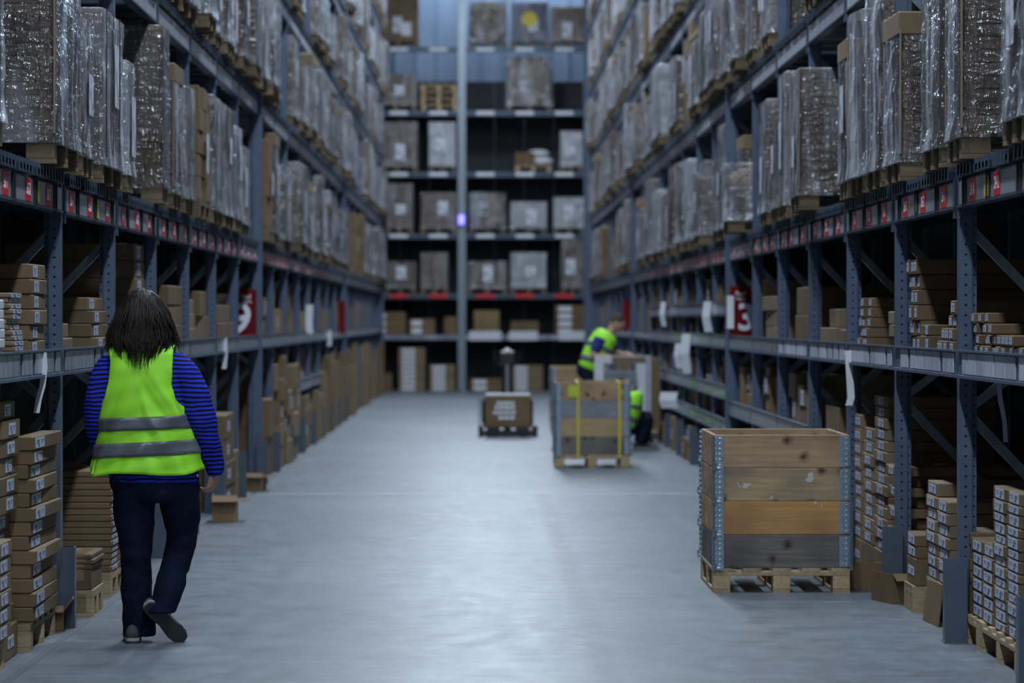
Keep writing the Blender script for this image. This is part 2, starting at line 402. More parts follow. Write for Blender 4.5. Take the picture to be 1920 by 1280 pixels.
# ------------------------------------------------------------------ the setting
fl = MB().box(-7, 7, -56, 84, -0.2, 0).build('floor', M['floor'], kind='structure')
MB().box(-7, 7, 32.75, 32.83, -0.001, 0.0015).build('joint', mat('joint_filler', (0.42, 0.46, 0.50), 0.5, 0, (0.34, 0.37, 0.41), 3), fl)
MB().box(-7, 7, 57.0, 57.06, -0.001, 0.0015).build('joint', bpy.data.materials['joint_filler'], fl)
MB().box(-2.115, -2.075, 0, 78, -0.001, 0.0015).build('painted_line', mat('worn_line', (0.075, 0.088, 0.105), 0.6, 0, (0.10, 0.115, 0.135), 3), fl)
MB().box(-7, 7, -56, 84, 12.5, 12.6).build('ceiling', M['ceil'], kind='structure')
MB().box(-3.75, -3.65, -56, 78, 0, 12.5).build('shade_screen_left', M['wall'], kind='structure')  # added dark sheet closing the open rack back, in place of deep shade
MB().box(3.85, 3.95, -56, 78, 0, 12.5).build('shade_screen_right', M['wall'], kind='structure')  # same added sheet on the right, blocking light and painting the depth black
wb = MB().box(-7, 7, 83.0, 83.1, 0, 12.5).build('wall_back', M['wallback'], kind='structure')
rib = MB().box(-0.03, 0.03, -0.03, 0, 0, 12.5).mesh('cladding_rib', M['wallback'])
for i in range(17): put('cladding_rib', rib, wb, (-4.0 + i * 0.5, 83.0, 0))

def lamp(x, y, z, n, w=LAMP_W):
    r = empty('ceiling_lamp', (x, y, z))
    MB().box(-0.22, 0.22, -0.8, 0.8, 0.02, 0.12).build('housing', M['galv'], r)
    for dy in (-0.6, 0.6): MB().tube([(0, dy, 0.12), (0, dy, 12.5 - z)], 0.006, 5).build('hanger', M['galv'], r)
    ld = bpy.data.lights.new('lamp_tubes', 'AREA'); ld.shape = 'RECTANGLE'; ld.size = 0.4; ld.size_y = 1.5
    ld.energy = w; ld.color = LAMP_COL
    lo = bpy.data.objects.new('lamp_tubes', ld); COL.objects.link(lo); lo.parent = r
    tag(r, f'long ceiling lamp hung out of view, {nth(n)} down the hall', 'lamp', 'aisle ceiling lamps')
i = 1
for y in range(-46, 80, 6):
    lamp(0.09, y, LAMP_Z, i); i += 1

# ------------------------------------------------------------------ pallet racks
# local frame of a rack piece: +x points into the rack (away from the aisle), y along the aisle
def sx(s, d): return s * (face(s) + d)
UPROF = [(0, 0), (0.062, 0), (0.062, 0.022), (0.088, 0.022), (0.088, 0.095), (0, 0.095)]
def upright_mesh(s, wide=1.0):
    b = MB(); pr = [(s * x * wide, y) for x, y in UPROF]
    if s < 0: pr = pr[::-1]
    b.prism(pr, 0, 9.4)
    b.box(min(0, s * 0.13), max(0, s * 0.13), -0.02, 0.12, 0, 0.012)
    return b.mesh('upright', M['steel'])
def holes_mesh(s):
    b = MB()
    for i in range(62):
        z = 0.12 + i * 0.05
        for x, y, r in ((0.031, -0.0012, 0.0066), (0.076, 0.0208, 0.005)):
            rg = []
            for yy in (y, y + 0.001): rg.append([(s * x + r * math.cos(a * PI / 4), yy, z + r * math.sin(a * PI / 4)) for a in range(8)])
            b.rings(rg)
    return b.mesh('bolt_holes', M['hole'])
def beam_mesh(s):
    b = MB()
    L = PITCH - 0.1
    b.box(min(s * -0.005, s * 0.045), max(s * -0.005, s * 0.045), 0.1, 0.1 + L, 0, 0.14)
    b.box(min(s * -0.018, s * 0.0), max(s * -0.018, s * 0.0), 0.1, 0.1 + L, 0, 0.012)
    for y in (0.1, L + 0.04): b.box(min(s * -0.012, s * 0.05), max(s * -0.012, s * 0.05), y, y + 0.06, -0.05, 0.16)
    return b.mesh('beam', M['steel_dark'])
def tray_mesh(s):
    b = MB()
    x0, x1 = -0.035, 1.0
    b.box(min(s * x0, s * x1), max(s * x0, s * x1), 0, 0.5, 0.0, 0.012)
    for i in range(5):
        y = 0.0 + i * 0.118
        h = 0.065 if i in (0, 4) else 0.05
        b.box(min(s * (x0 - 0.004), s * x1), max(s * (x0 - 0.004), s * x1), y, y + 0.03, 0.0, 0.065)
        b.box(min(s * (x0 - 0.002), s * 0.02), max(s * (x0 - 0.002), s * 0.02), y, y + 0.06, 0.0, 0.04)
    return b.mesh('support_tray', M['steel_dark'])
CODES = ['35 1', '35 2', '35 3', '34 1', '34 2', '34 3', '33 1', '33 2', '33 3']
def sticker(parent, s, x, y, z, code, w=0.2, h=0.1, m='red'):
    """flat label on the aisle side of a rail: x is the rail face"""
    me = cached(('st', m, w, h), lambda: MB().box(-0.001, 0.001, -w / 2, w / 2, -h / 2, h / 2).mesh('price_label', M[m]))
    o = put('price_label', me, parent, (x - s * 0.002, y, z))
    if code:
        t = cached(('tx', code), lambda: text_mesh(code, 0.082, 'digits', 0.001))
        if not t.materials: t.materials.append(M['white'] if m == 'red' else M['ink'])
        # letters stand on the aisle side and read from the aisle
        rot = Matrix(((0, 0, -1), (-1, 0, 0), (0, 1, 0))) if s > 0 else Matrix(((0, 0, 1), (1, 0, 0), (0, 1, 0)))
        put('digits', t, o, (-s * 0.0016, 0, 0), rot.to_euler())
    return o

def rack(s, k0, k1, label, first=False):
    R = empty('pallet_rack', (sx(s, 0), upY(s, k0), 0))
    tag(R, label, 'shelving', 'pallet racks along the aisle')
    rng = random.Random(k0 * 7 + (s > 0))
    Um = cached(('up', s), lambda: upright_mesh(s)); Uw = cached(('upw', s), lambda: upright_mesh(s, 1.45)); Hm = cached(('ho', s), lambda: holes_mesh(s))
    Rm = cached(('rear', s), lambda: MB().box(min(0, s * 0.09), max(0, s * 0.09), 0, 0.09, 0, 9.4).mesh('rear_upright', M['steel_dark']))
    def brace(za, zb, y=0.055):
        return cached(('br', s, za, zb), lambda: MB().bar((s * 0.06, y, za), (s * 1.08, y, zb), 0.034, 0.045).mesh('brace', M['galv']))
    kmax = k1 if not first else k1 - 1
    for k in range(k0, k1 + 1):
        y = upY(s, k) - upY(s, k0)
        big = k in (6, 14, 22)
        if not (first and k == k1):
            u = put('upright', Uw if big else Um, R, (-s * 0.05 if big else 0, y, 0))
            if k <= 4: put('bolt_holes', Hm, u, (0, 0, 0), kind='stuff')
            if k <= 12:
                put('rear_upright', Rm, R, (s * 1.05, y, 0))
                for za, zb in ((2.05, 0.98), (1.12, 0.04), (1.16, 1.92)): put('brace', brace(za, zb), R, (0, y, 0))
                if k > 0:
                    for t in range(1, 4): put('brace', brace(BEAMZ[t] - 0.1, BEAMZ[t] - 1.1), R, (0, y, 0))
        if k == k1: break
        # pallet tiers
        for t, z in enumerate(BEAMZ):
            Yn = upY(s, k + 1)
            if (z - EH) * F / Yn > VY + 40: continue           # wholly above the picture
            bm = put('beam', cached(('beam', s), lambda: beam_mesh(s)), R, (0, y, z))
            rl = put('label_rail', cached(('rail', s), lambda: MB().box(min(-s * 0.012, -s * 0.005), max(-s * 0.012, -s * 0.005), 0.17, PITCH - 0.06, 0.015, 0.128).mesh('label_rail', M['rail'])), bm, (0, 0, 0))
            n = 4
            near = (t == 0 and k < 10) or (t == 1 and k < 8) or (t == 2 and 7 < k < 13)
            if near:
                for j in range(n):
                    put('support_tray', cached(('tray', s), lambda: tray_mesh(s)), R, (0, y + 0.13 + j * 0.64 + rng.uniform(-.03, .03), z + 0.145))
            if t == 0 and k < 12:
                for j in range(3):
                    yy = 0.45 + j * 0.85 + rng.uniform(-.08, .08)
                    code = None
                    if k < 6: code = f'{35 - k if s < 0 else 25 + k} {j + 1}'
                    sticker(bm, s, -s * 0.012, yy, 0.072, code, 0.2, 0.108)
                    if k < 5:
                        cl = cached(('clip', s), lambda: MB().box(min(-s * 0.022, -s * 0.012), max(-s * 0.022, -s * 0.012), 0, 0.012, -0.012, 0.15).mesh('clip', M['wire']))
                        put('clip', cl, bm, (0, yy + 0.21, 0)); put('clip', cl, bm, (0, yy + 0.30, 0))
                if k in (-1, 0, 3) : sticker(bm, s, -s * 0.012, 0.45 + 0.85 + 0.36, 0.072, None, 0.15, 0.098, 'yellow')
        # carton shelf
        shelf(R, s, y, k, SHELF, rng, full=True)
        if s > 0 and 3 <= k < 6: shelf(R, s, y, k, 0.80, rng)
        if s > 0 and k >= 6 and k < 12:
            shelf(R, s, y, k, 0.93, rng, green=True); shelf(R, s, y, k, 0.60, rng, green=True); shelf(R, s, y, k, 1.74, rng)
        if s < 0 and k in (9, 10): shelf(R, s, y, k, 0.85, rng)
    # deck of the far, unresolvable bays: one corrugated run for each tier
    for t, z in enumerate(BEAMZ):
        ks = [k for k in range(k0, k1) if not ((t == 0 and k < 10) or (t == 1 and k < 8) or (t == 2 and 7 < k < 13)) and (z - EH) * F / upY(s, k + 1) <= VY + 40]
        if not ks: continue
        b = MB()
        for k in ks:
            for j in range(4):
                y = upY(s, k) - upY(s, k0) + 0.13 + j * 0.64
                b.box(min(-s * 0.07, s * 1.0), max(-s * 0.07, s * 1.0), y, y + 0.52, z + 0.145, z + 0.205)
        b.build('support_tray_run', M['steel_dark'], R, kind='stuff')
    return R

def shelf(R, s, y, k, z, rng, full=False, green=False):
    bd = cached(('shelf', s), lambda: MB().box(min(s * 0.0, s * 1.05), max(s * 0.0, s * 1.05), 0.1, PITCH, -0.02, 0.0).mesh('shelf_board', M['steel_dark']))
    b = put('shelf_board', bd, R, (0, y, z))
    def lip():
        q = MB(); L0, L1 = 0.1, PITCH
        q.box(min(-s * 0.03, 0), max(-s * 0.03, 0), L0, L1, -0.11, -0.095)
        q.box(min(-s * 0.006, s * 0.03), max(-s * 0.006, s * 0.03), L0, L1, -0.11, 0.02)
        q.box(min(-s * 0.024, 0), max(-s * 0.024, 0), L0, L1, 0.018, 0.028)
        return q.mesh('shelf_beam', M['steel'])
    lp = put('shelf_beam', cached(('lip', s), lip), b, (0, 0, 0))
    if k <= 3 and full:
        yy = 0.14
        while yy < PITCH - 0.2:
            w = rng.choice((0.17, 0.2, 0.24, 0.28, 0.34)); g = rng.choice((0.01, 0.02, 0.03, 0.12))
            if yy + w > PITCH - 0.02: break
            m = 'yellow' if s > 0 and rng.random() < 0.04 else ('clear' if s < 0 else 'paper_grey')
            put('shelf_label', cached(('sl', s, w, m), lambda: MB().box(min(-s * 0.014, -s * 0.008), max(-s * 0.014, -s * 0.008), 0, w, -0.088, 0.012).mesh('shelf_label', M[m])), b, (0, yy, 0))
            yy += w + g
    else:
        put('label_strip', cached(('ls', s, green), lambda: MB().box(min(-s * 0.014, -s * 0.008), max(-s * 0.014, -s * 0.008), 0.12, PITCH - 0.02, -0.088, 0.012).mesh('label_strip', M['clear'])), b, (0, 0, 0))
        if green and k < 9:
            put('green_label', cached(('gl', s), lambda: MB().box(min(-s * 0.018, -s * 0.014), max(-s * 0.018, -s * 0.014), 0.16, 0.9, -0.09, -0.04).mesh('green_label', M['green'])), b, (0, 0, 0))

rack(-1, -1, 6, 'blue-grey steel pallet rack lining the left of the aisle nearest the camera', True)
rack(-1, 6, 22, 'blurred blue-grey pallet rack on the left beyond the red 9 sign')
rack(1, -1, 6, 'blue-grey steel pallet rack lining the right of the aisle nearest the camera', True)
rack(1, 6, 22, 'blurred blue-grey pallet rack on the right beyond the red 13 sign')

# steel guards bolted to the floor in front of the uprights
def guard_mesh(s):
    b = MB(); t = 0.008
    b.box(-0.055, 0.055, 0, t, 0, 0.42); b.box(-0.055, -0.055 + t, t, 0.13, 0, 0.42); b.box(0.055 - t, 0.055, t, 0.13, 0, 0.42)
    b.box(-0.06, 0.06, -0.012, 0.14, 0, 0.008)
    return b.mesh('upright_guard', M['guard'])
gm = guard_mesh(1)
for s in (-1, 1):
    side = 'left' if s < 0 else 'right'
    n = 0
    for k in range(-1, 15):
        if k == -1 and s < 0: continue
        n += 1
        o = put('upright_guard', gm, None, (s * (face(s) - 0.03) if k != 6 else s * (face(s) - 0.06), (upY(s, k) if k >= 0 else 15.27) - 0.10, 0), (0, 0, -s * 0.05))
        tag(o, f'grey steel upright guard on the floor, {nth(n)} along the {side} rack', 'guard', 'steel upright guards')

# ------------------------------------------------------------------ pallets
def pallet_parts(parent, L, W, near=False, pm='pallet'):
    """EUR-like pallet: L along local x, W along local y, centred, standing on z=0"""
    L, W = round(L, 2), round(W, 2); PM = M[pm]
    def base():
        b = MB()
        for y in (-W / 2 + 0.05, 0, W / 2 - 0.05): b.box(-L / 2, L / 2, y - 0.05, y + 0.05, 0, 0.022)
        if not near:
            for y in (-W / 2 + 0.05, 0, W / 2 - 0.05):
                for x in (-L / 2 + 0.07, 0, L / 2 - 0.07): b.box(x - 0.07, x + 0.07, y - 0.05, y + 0.05, 0.022, 0.1)
            for x in (-L / 2 + 0.07, 0, L / 2 - 0.07): b.box(x - 0.07, x + 0.07, -W / 2, W / 2, 0.1, 0.122)
            n = 5
            for i in range(n):
                y = -W / 2 + 0.05 + (W - 0.1) * i / (n - 1)
                b.box(-L / 2, L / 2, y - 0.05, y + 0.05, 0.122, 0.144)
        return b.mesh('pallet', PM)
    p = put('pallet', cached(('pal', L, W, near, pm), base), parent)
    if near:
        blk = cached(('blk', pm), lambda: MB().chamfer(0.14, 0.1, 0.078, 0.003).mesh('block', PM))
        for y in (-W / 2 + 0.05, 0, W / 2 - 0.05):
            for x in (-L / 2 + 0.07, 0, L / 2 - 0.07): put('block', blk, p, (x, y, 0.022))
        cr = cached(('crs', W, pm), lambda: MB().chamfer(0.14, W, 0.022, 0.002).mesh('cross_board', PM))
        for x in (-L / 2 + 0.07, 0, L / 2 - 0.07): put('cross_board', cr, p, (x, 0, 0.1))
        dk = cached(('dk', L, pm), lambda: MB().chamfer(L, 0.11, 0.022, 0.002).mesh('deck_board', PM))
        for i in range(5): put('deck_board', dk, p, (0, -W / 2 + 0.055 + (W - 0.11) * i / 4, 0.122))
    return p

# ------------------------------------------------------------------ wrapped pallet loads
def film_mesh(D, W, H, m, seed, bulge=0.0, z0=0.10):
    rng = random.Random(seed)
    b = MB(); nz = 9; per = 8
    def ring(z, infl, jit):
        pts = []
        hx, hy = D / 2 + infl, W / 2 + infl
        corner = 0.025
        prof = []
        for (cx, cy, a0) in ((hx, -hy, -90), (hx, hy, 0), (-hx, hy, 90), (-hx, -hy, 180)):
            for j in range(3):
                a = math.radians(a0 + 45 * j)
                prof.append((cx - math.copysign(corner, cx) + corner * math.cos(a), cy - math.copysign(corner, cy) + corner * math.sin(a)))
        out = []
        for i, (x, y) in enumerate(prof):
            x2, y2 = prof[(i + 1) % len(prof)]
            segs = 4 if i % 3 == 2 else 1
            for q in range(segs):
                t = q / segs
                px, py = x + (x2 - x) * t, y + (y2 - y) * t
                f = 1 + bulge * math.sin(PI * t) * (1 if segs > 1 else 0)
                j_ = 1 + rng.uniform(-jit, jit)
                out.append(Vector((px * f * j_, py * f * j_, z)))
        return out
    rg = []
    for i in range(nz + 1):
        t = i / nz; z = z0 + (H - z0) * t
        rg.append(ring(z, 0.010 + (0.012 if i == 0 else 0), 0.012))
    rg.append(ring(H + 0.008, -0.01, 0.006))
    b.rings(rg)
    return b.mesh('film_wrap', m, smooth=False)

def groove_mesh(D, W, z0, H, t, m):
    """flat packs seen as one strapped block: every joint is a real groove"""
    b = MB(); rg = []
    n = max(2, round((H - z0) / t)); t = (H - z0) / n
    def sq(x, y, z): return [Vector((x, -y, z)), Vector((x, y, z)), Vector((-x, y, z)), Vector((-x, -y, z))]
    for i in range(n):
        z = z0 + i * t; j = random.uniform(-.006, .006)
        rg += [sq(D / 2 - 0.012, W / 2 - 0.012, z), sq(D / 2 + j, W / 2 + j, z + 0.004), sq(D / 2 + j, W / 2 + j, z + t - 0.004), sq(D / 2 - 0.012, W / 2 - 0.012, z + t)]
    b.rings(rg)
    return b.mesh('flat_pack_stack', m)

FILM = {'layers': 'film', 'grid': 'film', 'bundle': 'film_thick', 'lid': 'film', 'white': 'film_thick', 'tall': 'film', 'mixed': 'film_thin'}
LOOK = {'layers': 'film-wrapped flat packs', 'grid': 'film-wrapped carton', 'bundle': 'strapped and wrapped', 'lid': 'lidded and film-wrapped',
        'white': 'whitish film-wrapped', 'tall': 'tall clear-wrapped', 'mixed': 'thinly wrapped brown', 'plain': 'unwrapped brown carton', 'bag': 'bulging film-wrapped'}
def load(kind, D, W, H, near, seed, mk=None):
    """root Empty; D across the rack, W along the aisle, H total height. local origin: centre of the base"""
    D, W, H = round(D, 1), round(W, 1) if not near else round(W, 2), round(H, 1) if not near else round(H, 2)
    rng = random.Random(seed)
    root = empty('pallet_load')
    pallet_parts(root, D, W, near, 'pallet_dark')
    z0 = 0.144
    cm = M[mk or {'layers': 'card_grey', 'grid': 'card', 'bundle': 'card_grey', 'lid': 'card_pale', 'white': 'whitebox', 'tall': 'card_grey', 'mixed': 'card', 'plain': 'card', 'bag': 'card_grey'}[kind]]
    sd = seed % 5
    top = H
    if kind == 'lid': top = H - 0.1
    if kind in ('layers', 'lid'):
        t = 0.062
        if near:
            n = max(3, round((top - z0) / t)); t = (top - z0) / n
            me = cached(('fc', D, W, round(t, 3), cm.name), lambda: MB().chamfer(D - 0.02, W - 0.02, t - 0.002, 0.006).mesh('flat_carton', cm))
            for i in range(n): put('flat_carton', me, root, (rng.uniform(-.006, .006), rng.uniform(-.006, .006), z0 + i * t))
            # corner boards of card on the aisle side
            for yy in (-W / 2, W / 2):
                put('corner_board', cached(('cb', round(top, 2), cm.name), lambda: MB().box(-0.005, 0.07, -0.004, 0.004, 0, top - z0).box(-0.005, 0.0, -0.05, 0.05, 0, top - z0).mesh('corner_board', M['card_grey'])), root, (-D / 2 - 0.001, yy * 0.995, z0))
        else:
            put('flat_pack_stack', cached(('gr', D, W, round(top, 1), sd, cm.name), lambda: groove_mesh(D - 0.02, W - 0.02, z0, top, t, cm)), root)
    elif kind in ('grid', 'plain', 'white', 'mixed'):
        nz = max(2, round((top - z0) / (0.19 + 0.03 * sd))); ny = 2 if W < 1.0 else 3
        cz, cy = (top - z0) / nz, (W - 0.01) / ny
        me = cached(('cg', D, round(cy, 2), round(cz, 3), cm.name), lambda: MB().chamfer(D - 0.02, cy - 0.005, cz - 0.002, 0.006).mesh('carton', cm))
        for i in range(nz):
            for j in range(ny):
                put('carton', me, root, (rng.uniform(-.012, .012), -W / 2 + cy * (j + 0.5), z0 + i * cz), (0, 0, rng.uniform(-.01, .01)))
    elif kind in ('bundle', 'tall'):
        n = 3 if kind == 'bundle' else 2
        cy = (W - 0.01) / n
        for j in range(n):
            h = top - z0 - (rng.choice((0, 0, 0.06, 0.12)) if kind == 'tall' else 0)
            me = cached(('bu', D, round(cy, 2), round(h, 2), cm.name), lambda: MB().chamfer(D - 0.02, cy - 0.006, h, 0.012).mesh('tall_carton', cm))
            put('tall_carton', me, root, (rng.uniform(-.02, .02), -W / 2 + cy * (j + 0.5), z0))
            if kind == 'bundle':
                put('strap', cached(('sp', D, round(h, 2)), lambda: MB().box(-D / 2 - 0.018, -D / 2 - 0.014, -0.011, 0.011, 0, h + 0.012).mesh('strap', M['strap'])), root, (0, -W / 2 + cy * (j + 0.5) + cy * .3, z0))
    elif kind == 'bag':
        b = MB(); rg = []
        for i in range(9):
            t = i / 8; z = z0 + (H - z0) * t; q = (0.86 + 0.2 * math.sin(PI * min(1, t * 1.1)) ** 0.6) * (1 if i < 8 else 0.7)
            rg.append([Vector((D / 2 * q * math.copysign(abs(math.cos(a * PI / 8)) ** .5, math.cos(a * PI / 8)) * rng.uniform(.95, 1.03), W / 2 * q * math.copysign(abs(math.sin(a * PI / 8)) ** .5, math.sin(a * PI / 8)) * rng.uniform(.95, 1.03), z)) for a in range(16)])
        b.rings(rg); b.build('bulging_goods', cm, root)
    if kind == 'lid':
        put('lid', cached(('lid', D, W), lambda: MB().chamfer(D + 0.03, W + 0.03, 0.13, 0.008).mesh('lid', M['card_pale'])), root, (0, 0, H - 0.13))
    if kind != 'plain':
        fm = M[FILM.get(kind, 'film_thick')]
        me = cached(('film', D, W, H, fm.name, sd, kind == 'bag'), lambda: film_mesh(D, W, H + (0.004 if kind != 'lid' else -0.11), fm, seed, 0.05 if kind == 'bag' else 0.0))
        put('film_wrap', me, root)
    if rng.random() < 0.75:
        lh = rng.choice((0.22, 0.3, 0.36))
        put('delivery_note', cached(('dn', lh), lambda: MB().box(-0.001, 0.001, -0.105, 0.105, -lh / 2, lh / 2).mesh('delivery_note', M['label'])), root, (-D / 2 - 0.022, rng.uniform(-.12, .12) * W, z0 + (H - z0) * rng.uniform(.3, .6)))
    return root

RUN = {}
TIERN = ['lowest', 'second', 'third', 'fourth', 'fifth']
def place_load(s, t, Ya, Yb, H, kind, over=0.07, D=1.1, mk=None, note=None):
    Yc, W = (Ya + Yb) / 2, Yb - Ya
    near = Yc < 27
    r = load(kind, D, W, H, near, int(Yc * 37 + t * 11 + (s > 0) * 5), mk)
    r.location = (sx(s, D / 2 - over), Yc, TIERS[t] - 0.018 if True else 0)
    r.rotation_euler = (0, 0, (0 if s > 0 else PI) + random.uniform(-.012, .012))
    side = 'left' if s < 0 else 'right'
    RUN[(s, t)] = RUN.get((s, t), 0) + 1
    what = (note or LOOK[kind]) if Yc < 56 else 'far blurred'
    tag(r, f'{what} pallet load on the {side} rack\'s {TIERN[t]} pallet tier, {nth(RUN[(s, t)])} from camera', 'pallet load', f'pallet loads on the {side} rack')
    return r

B = TIERS[0]
# left lowest tier, read from the photograph
for a in ((15.1, 15.82, 1.05, 'bundle'), (17.5, 18.57, 1.1, 'layers', 0.10), (18.95, 19.55, 0.83, 'tall'), (20.0, 21.1, 0.97, 'bundle'), (21.42, 21.75, 0.78, 'white'),
          (23.5, 23.97, 1.16, 'mixed', 0.09), (24.6, 25.25, 1.0, 'lid'), (25.6, 26.3, 0.9, 'bag'), (26.9, 28.0, 1.0, 'plain'), (28.2, 29.3, 0.98, 'tall'), (29.6, 30.5, 0.97, 'bundle'), (30.8, 31.6, 0.9, 'white'), (32.25, 33.1, 0.8, 'tall', 0.03), (33.3, 34.5, 0.72, 'grid', -0.06)):
    place_load(-1, 0, *a)
# right lowest tier
for a in ((15.12, 15.75, 1.05, 'grid'), (16.93, 17.5, 1.14, 'layers', 0.09), (17.9, 18.6, 1.12, 'tall'), (19.65, 20.33, 0.93, 'lid'), (20.55, 21.35, 1.14, 'tall'), (21.5, 22.3, 1.1, 'bag'), (22.4, 22.95, 1.0, 'lid'),
          (24.9, 25.7, 0.98, 'layers', 0.15), (25.95, 26.6, 1.05, 'lid'), (26.95, 27.6, 1.05, 'tall'), (27.7, 28.4, 0.85, 'mixed'), (28.75, 29.5, 1.0, 'bundle'), (31.35, 32.1, 0.55, 'bag', 0.2), (32.3, 33.0, 0.92, 'lid', 0.0), (33.1, 33.8, 0.95, 'tall', -0.06)):
    place_load(1, 0, *a)
KINDS = ['layers', 'grid', 'bundle', 'lid', 'white', 'tall', 'bag', 'mixed', 'bundle', 'tall', 'layers', 'plain']
rng = random.Random(5)
for s in (-1, 1):
    for t in range(5):
        k = -1
        for k in range(-1, 22):
            Ya = upY(s, k) + 0.12; Yb = upY(s, k + 1) - 0.04
            if t == 0 and k < 6: continue
            if (TIERS[t] - EH) * F / Yb > VY + 10: continue
            if rng.random() < 0.06: continue
            n = rng.choice((2, 3, 3)) if Ya < 56 else 2
            w = (Yb - Ya) / n
            for j in range(n):
                if rng.random() < 0.07: continue
                H = rng.choice((0.7, 0.8, 0.9, 1.0, 1.0, 1.0, 1.1))
                g = rng.uniform(0.02, 0.1)
                W = min(1.2, w - g)
                place_load(s, t, Ya + w * j + g / 2, Ya + w * j + g / 2 + W, H, rng.choice(KINDS), rng.uniform(0.02, 0.16))

# ------------------------------------------------------------------ cartons on the shelves and the floor
LABEL_C = {}
def carton_mesh(dx, dy, dz, m):
    dx, dy, dz = round(dx, 2), round(dy, 2), round(dz, 3)
    return cached(('ct', dx, dy, dz, m), lambda: MB().chamfer(dx, dy, dz - 0.0015, 0.005).mesh('carton', M[m]))
def carton(s, d0, d1, Ya, Yb, z, h, m='card', name='carton', sticker_=None, tape=False, jit=0.008, camlabel=False):
    """one carton; d0..d1 into the rack, Ya..Yb along the aisle"""
    D, W = d1 - d0, Yb - Ya
    o = put(name, carton_mesh(D, W - 0.004, h, m), None, (sx(s, (d0 + d1) / 2) + random.uniform(-jit, jit), (Ya + Yb) / 2, z), (0, 0, random.uniform(-jit, jit) * 1.2))
    hx = round(D, 2) / 2
    if sticker_:
        lw, lh, fy = sticker_                      # width, height, place along the face 0..1 from the near end
        lw = min(lw, W * .8); lh = min(lh, h * .8)
        me = cached(('lb', s, round(lw, 2), round(lh, 3)), lambda: label_mesh(s, lw, lh))
        put('address_label', me, o, (-s * (hx + 0.0015), -W / 2 + W * fy, h * .5))
    if tape:
        put('tape', cached(('tp', round(W, 2), round(h, 3), round(D, 2)), lambda: MB().box(-0.03, 0.03, -W / 2 - 0.0005, W / 2 + 0.0005, h - 0.003, h + 0.0006).box(-0.03, 0.03, -W / 2 - 0.0016, -W / 2 - 0.0002, h * .45, h).mesh('tape', M['tape'])), o, (-s * hx * 0.3, 0, 0))
    return o
def label_mesh(s, w, h):
    b = MB().box(-0.001, 0.001, -w / 2, w / 2, -h / 2, h / 2)
    x0, x1 = sorted((-s * 0.001, -s * 0.0016))
    b.box(x0, x1, -w * .36, -w * .08, -h * .08, h * .30, 1)
    b.box(x0, x1, -w * .20, -w * .06, -h * .40, -h * .16, 2)
    b.box(x0, x1, w * .12, w * .40, h * .16, h * .26, 1)
    b.box(x0, x1, w * .12, w * .32, -h * .06, h * .02, 1)
    return b.mesh('address_label', [M['label_paper'], M['print'], M['ink']])
def stack(s, d0, d1, Ya, Yb, z, hs, desc, m='card', name='carton', adj='brown', sticker_=None, tape=False, jit=0.01, group=None, offs=None):
    n = len(hs)
    for i, h in enumerate(hs):
        dd = offs[i] if offs else 0.0
        mm = m if isinstance(m, str) else m[i % len(m)]
        o = carton(s, d0 + dd, d1 + dd, Ya, Yb, z, h, mm, name, sticker_, tape, jit)
        pos = 'top' if i == n - 1 and n > 1 else ('bottom' if i == 0 and n > 1 else f'{nth(i + 1)}')
        if n == 1: lab = f'{adj} {name.replace("_", " ")}, {desc}'
        elif pos in ('top', 'bottom'): lab = f'{pos} {adj} {name.replace("_", " ")} of {desc}'
        else: lab = f'{adj} {name.replace("_", " ")}, {pos} up in {desc}'
        tag(o, lab, 'carton', group or 'cartons of ' + desc)
        z += h
    return z
def floor_pallet(s, d0, d1, Ya, Yb, desc, near=True):
    r = empty('wooden_pallet', (sx(s, (d0 + d1) / 2), (Ya + Yb) / 2, 0))
    pallet_parts(r, d1 - d0, Yb - Ya, near)
    tag(r, f'pale wooden pallet under {desc}', 'pallet', 'pallets on the floor under the racks')

L_, R_ = -1, 1
PZ = 0.145
SB = SHELF + 0.001
# --- left floor
st = (0.16, 0.055, 0.25)
floor_pallet(L_, -0.02, 0.78, 17.2, 18.2, 'the tall taped carton stack by the left guard')
stack(L_, -0.03, 0.77, 17.18, 18.2, PZ, [0.0685] * 13, 'the tall taped stack beside the left guard', 'card', 'carton', 'taped', (0.3, 0.05, 0.24), True, 0.016)
floor_pallet(L_, 0.0, 0.8, 15.6, 16.4, 'the even carton stack at the left picture edge')
stack(L_, -0.03, 0.8, 15.6, 16.42, PZ, [0.075] * 6, 'the low even stack at the lower left corner', 'card_pale', 'carton', 'plain', (0.2, 0.05, 0.7), False, 0.004)
stack(L_, 0.03, 0.85, 16.5, 17.12, 0.0, [0.16] + [0.088] * 12, 'the narrow stack at the left picture edge', 'card', 'carton', 'labelled', (0.22, 0.055, 0.55), True, 0.012, offs=[0, .02, .05, .05, 0.04, .04, 0.05, 0, 0, .02, -.01, -.01, .02])
floor_pallet(L_, -0.06, 0.84, 20.55, 21.25, 'the ridged stack of flat packs behind the woman')
stack(L_, -0.06, 0.84, 20.55, 21.25, PZ, [0.0365] * 16, 'the ridged stack behind the woman', 'card', 'flat_carton', 'thin brown', (0.25, 0.02, 0.3), False, 0.006)
floor_pallet(L_, -0.1, 0.1, 19.2, 19.75, 'the short carton pile beyond the left guard')
stack(L_, -0.1, 0.1, 19.2, 19.75, PZ, [0.11, 0.028, 0.028, 0.028], 'the short pile just beyond the left guard', 'card', 'carton', 'brown', None, True, 0.01)
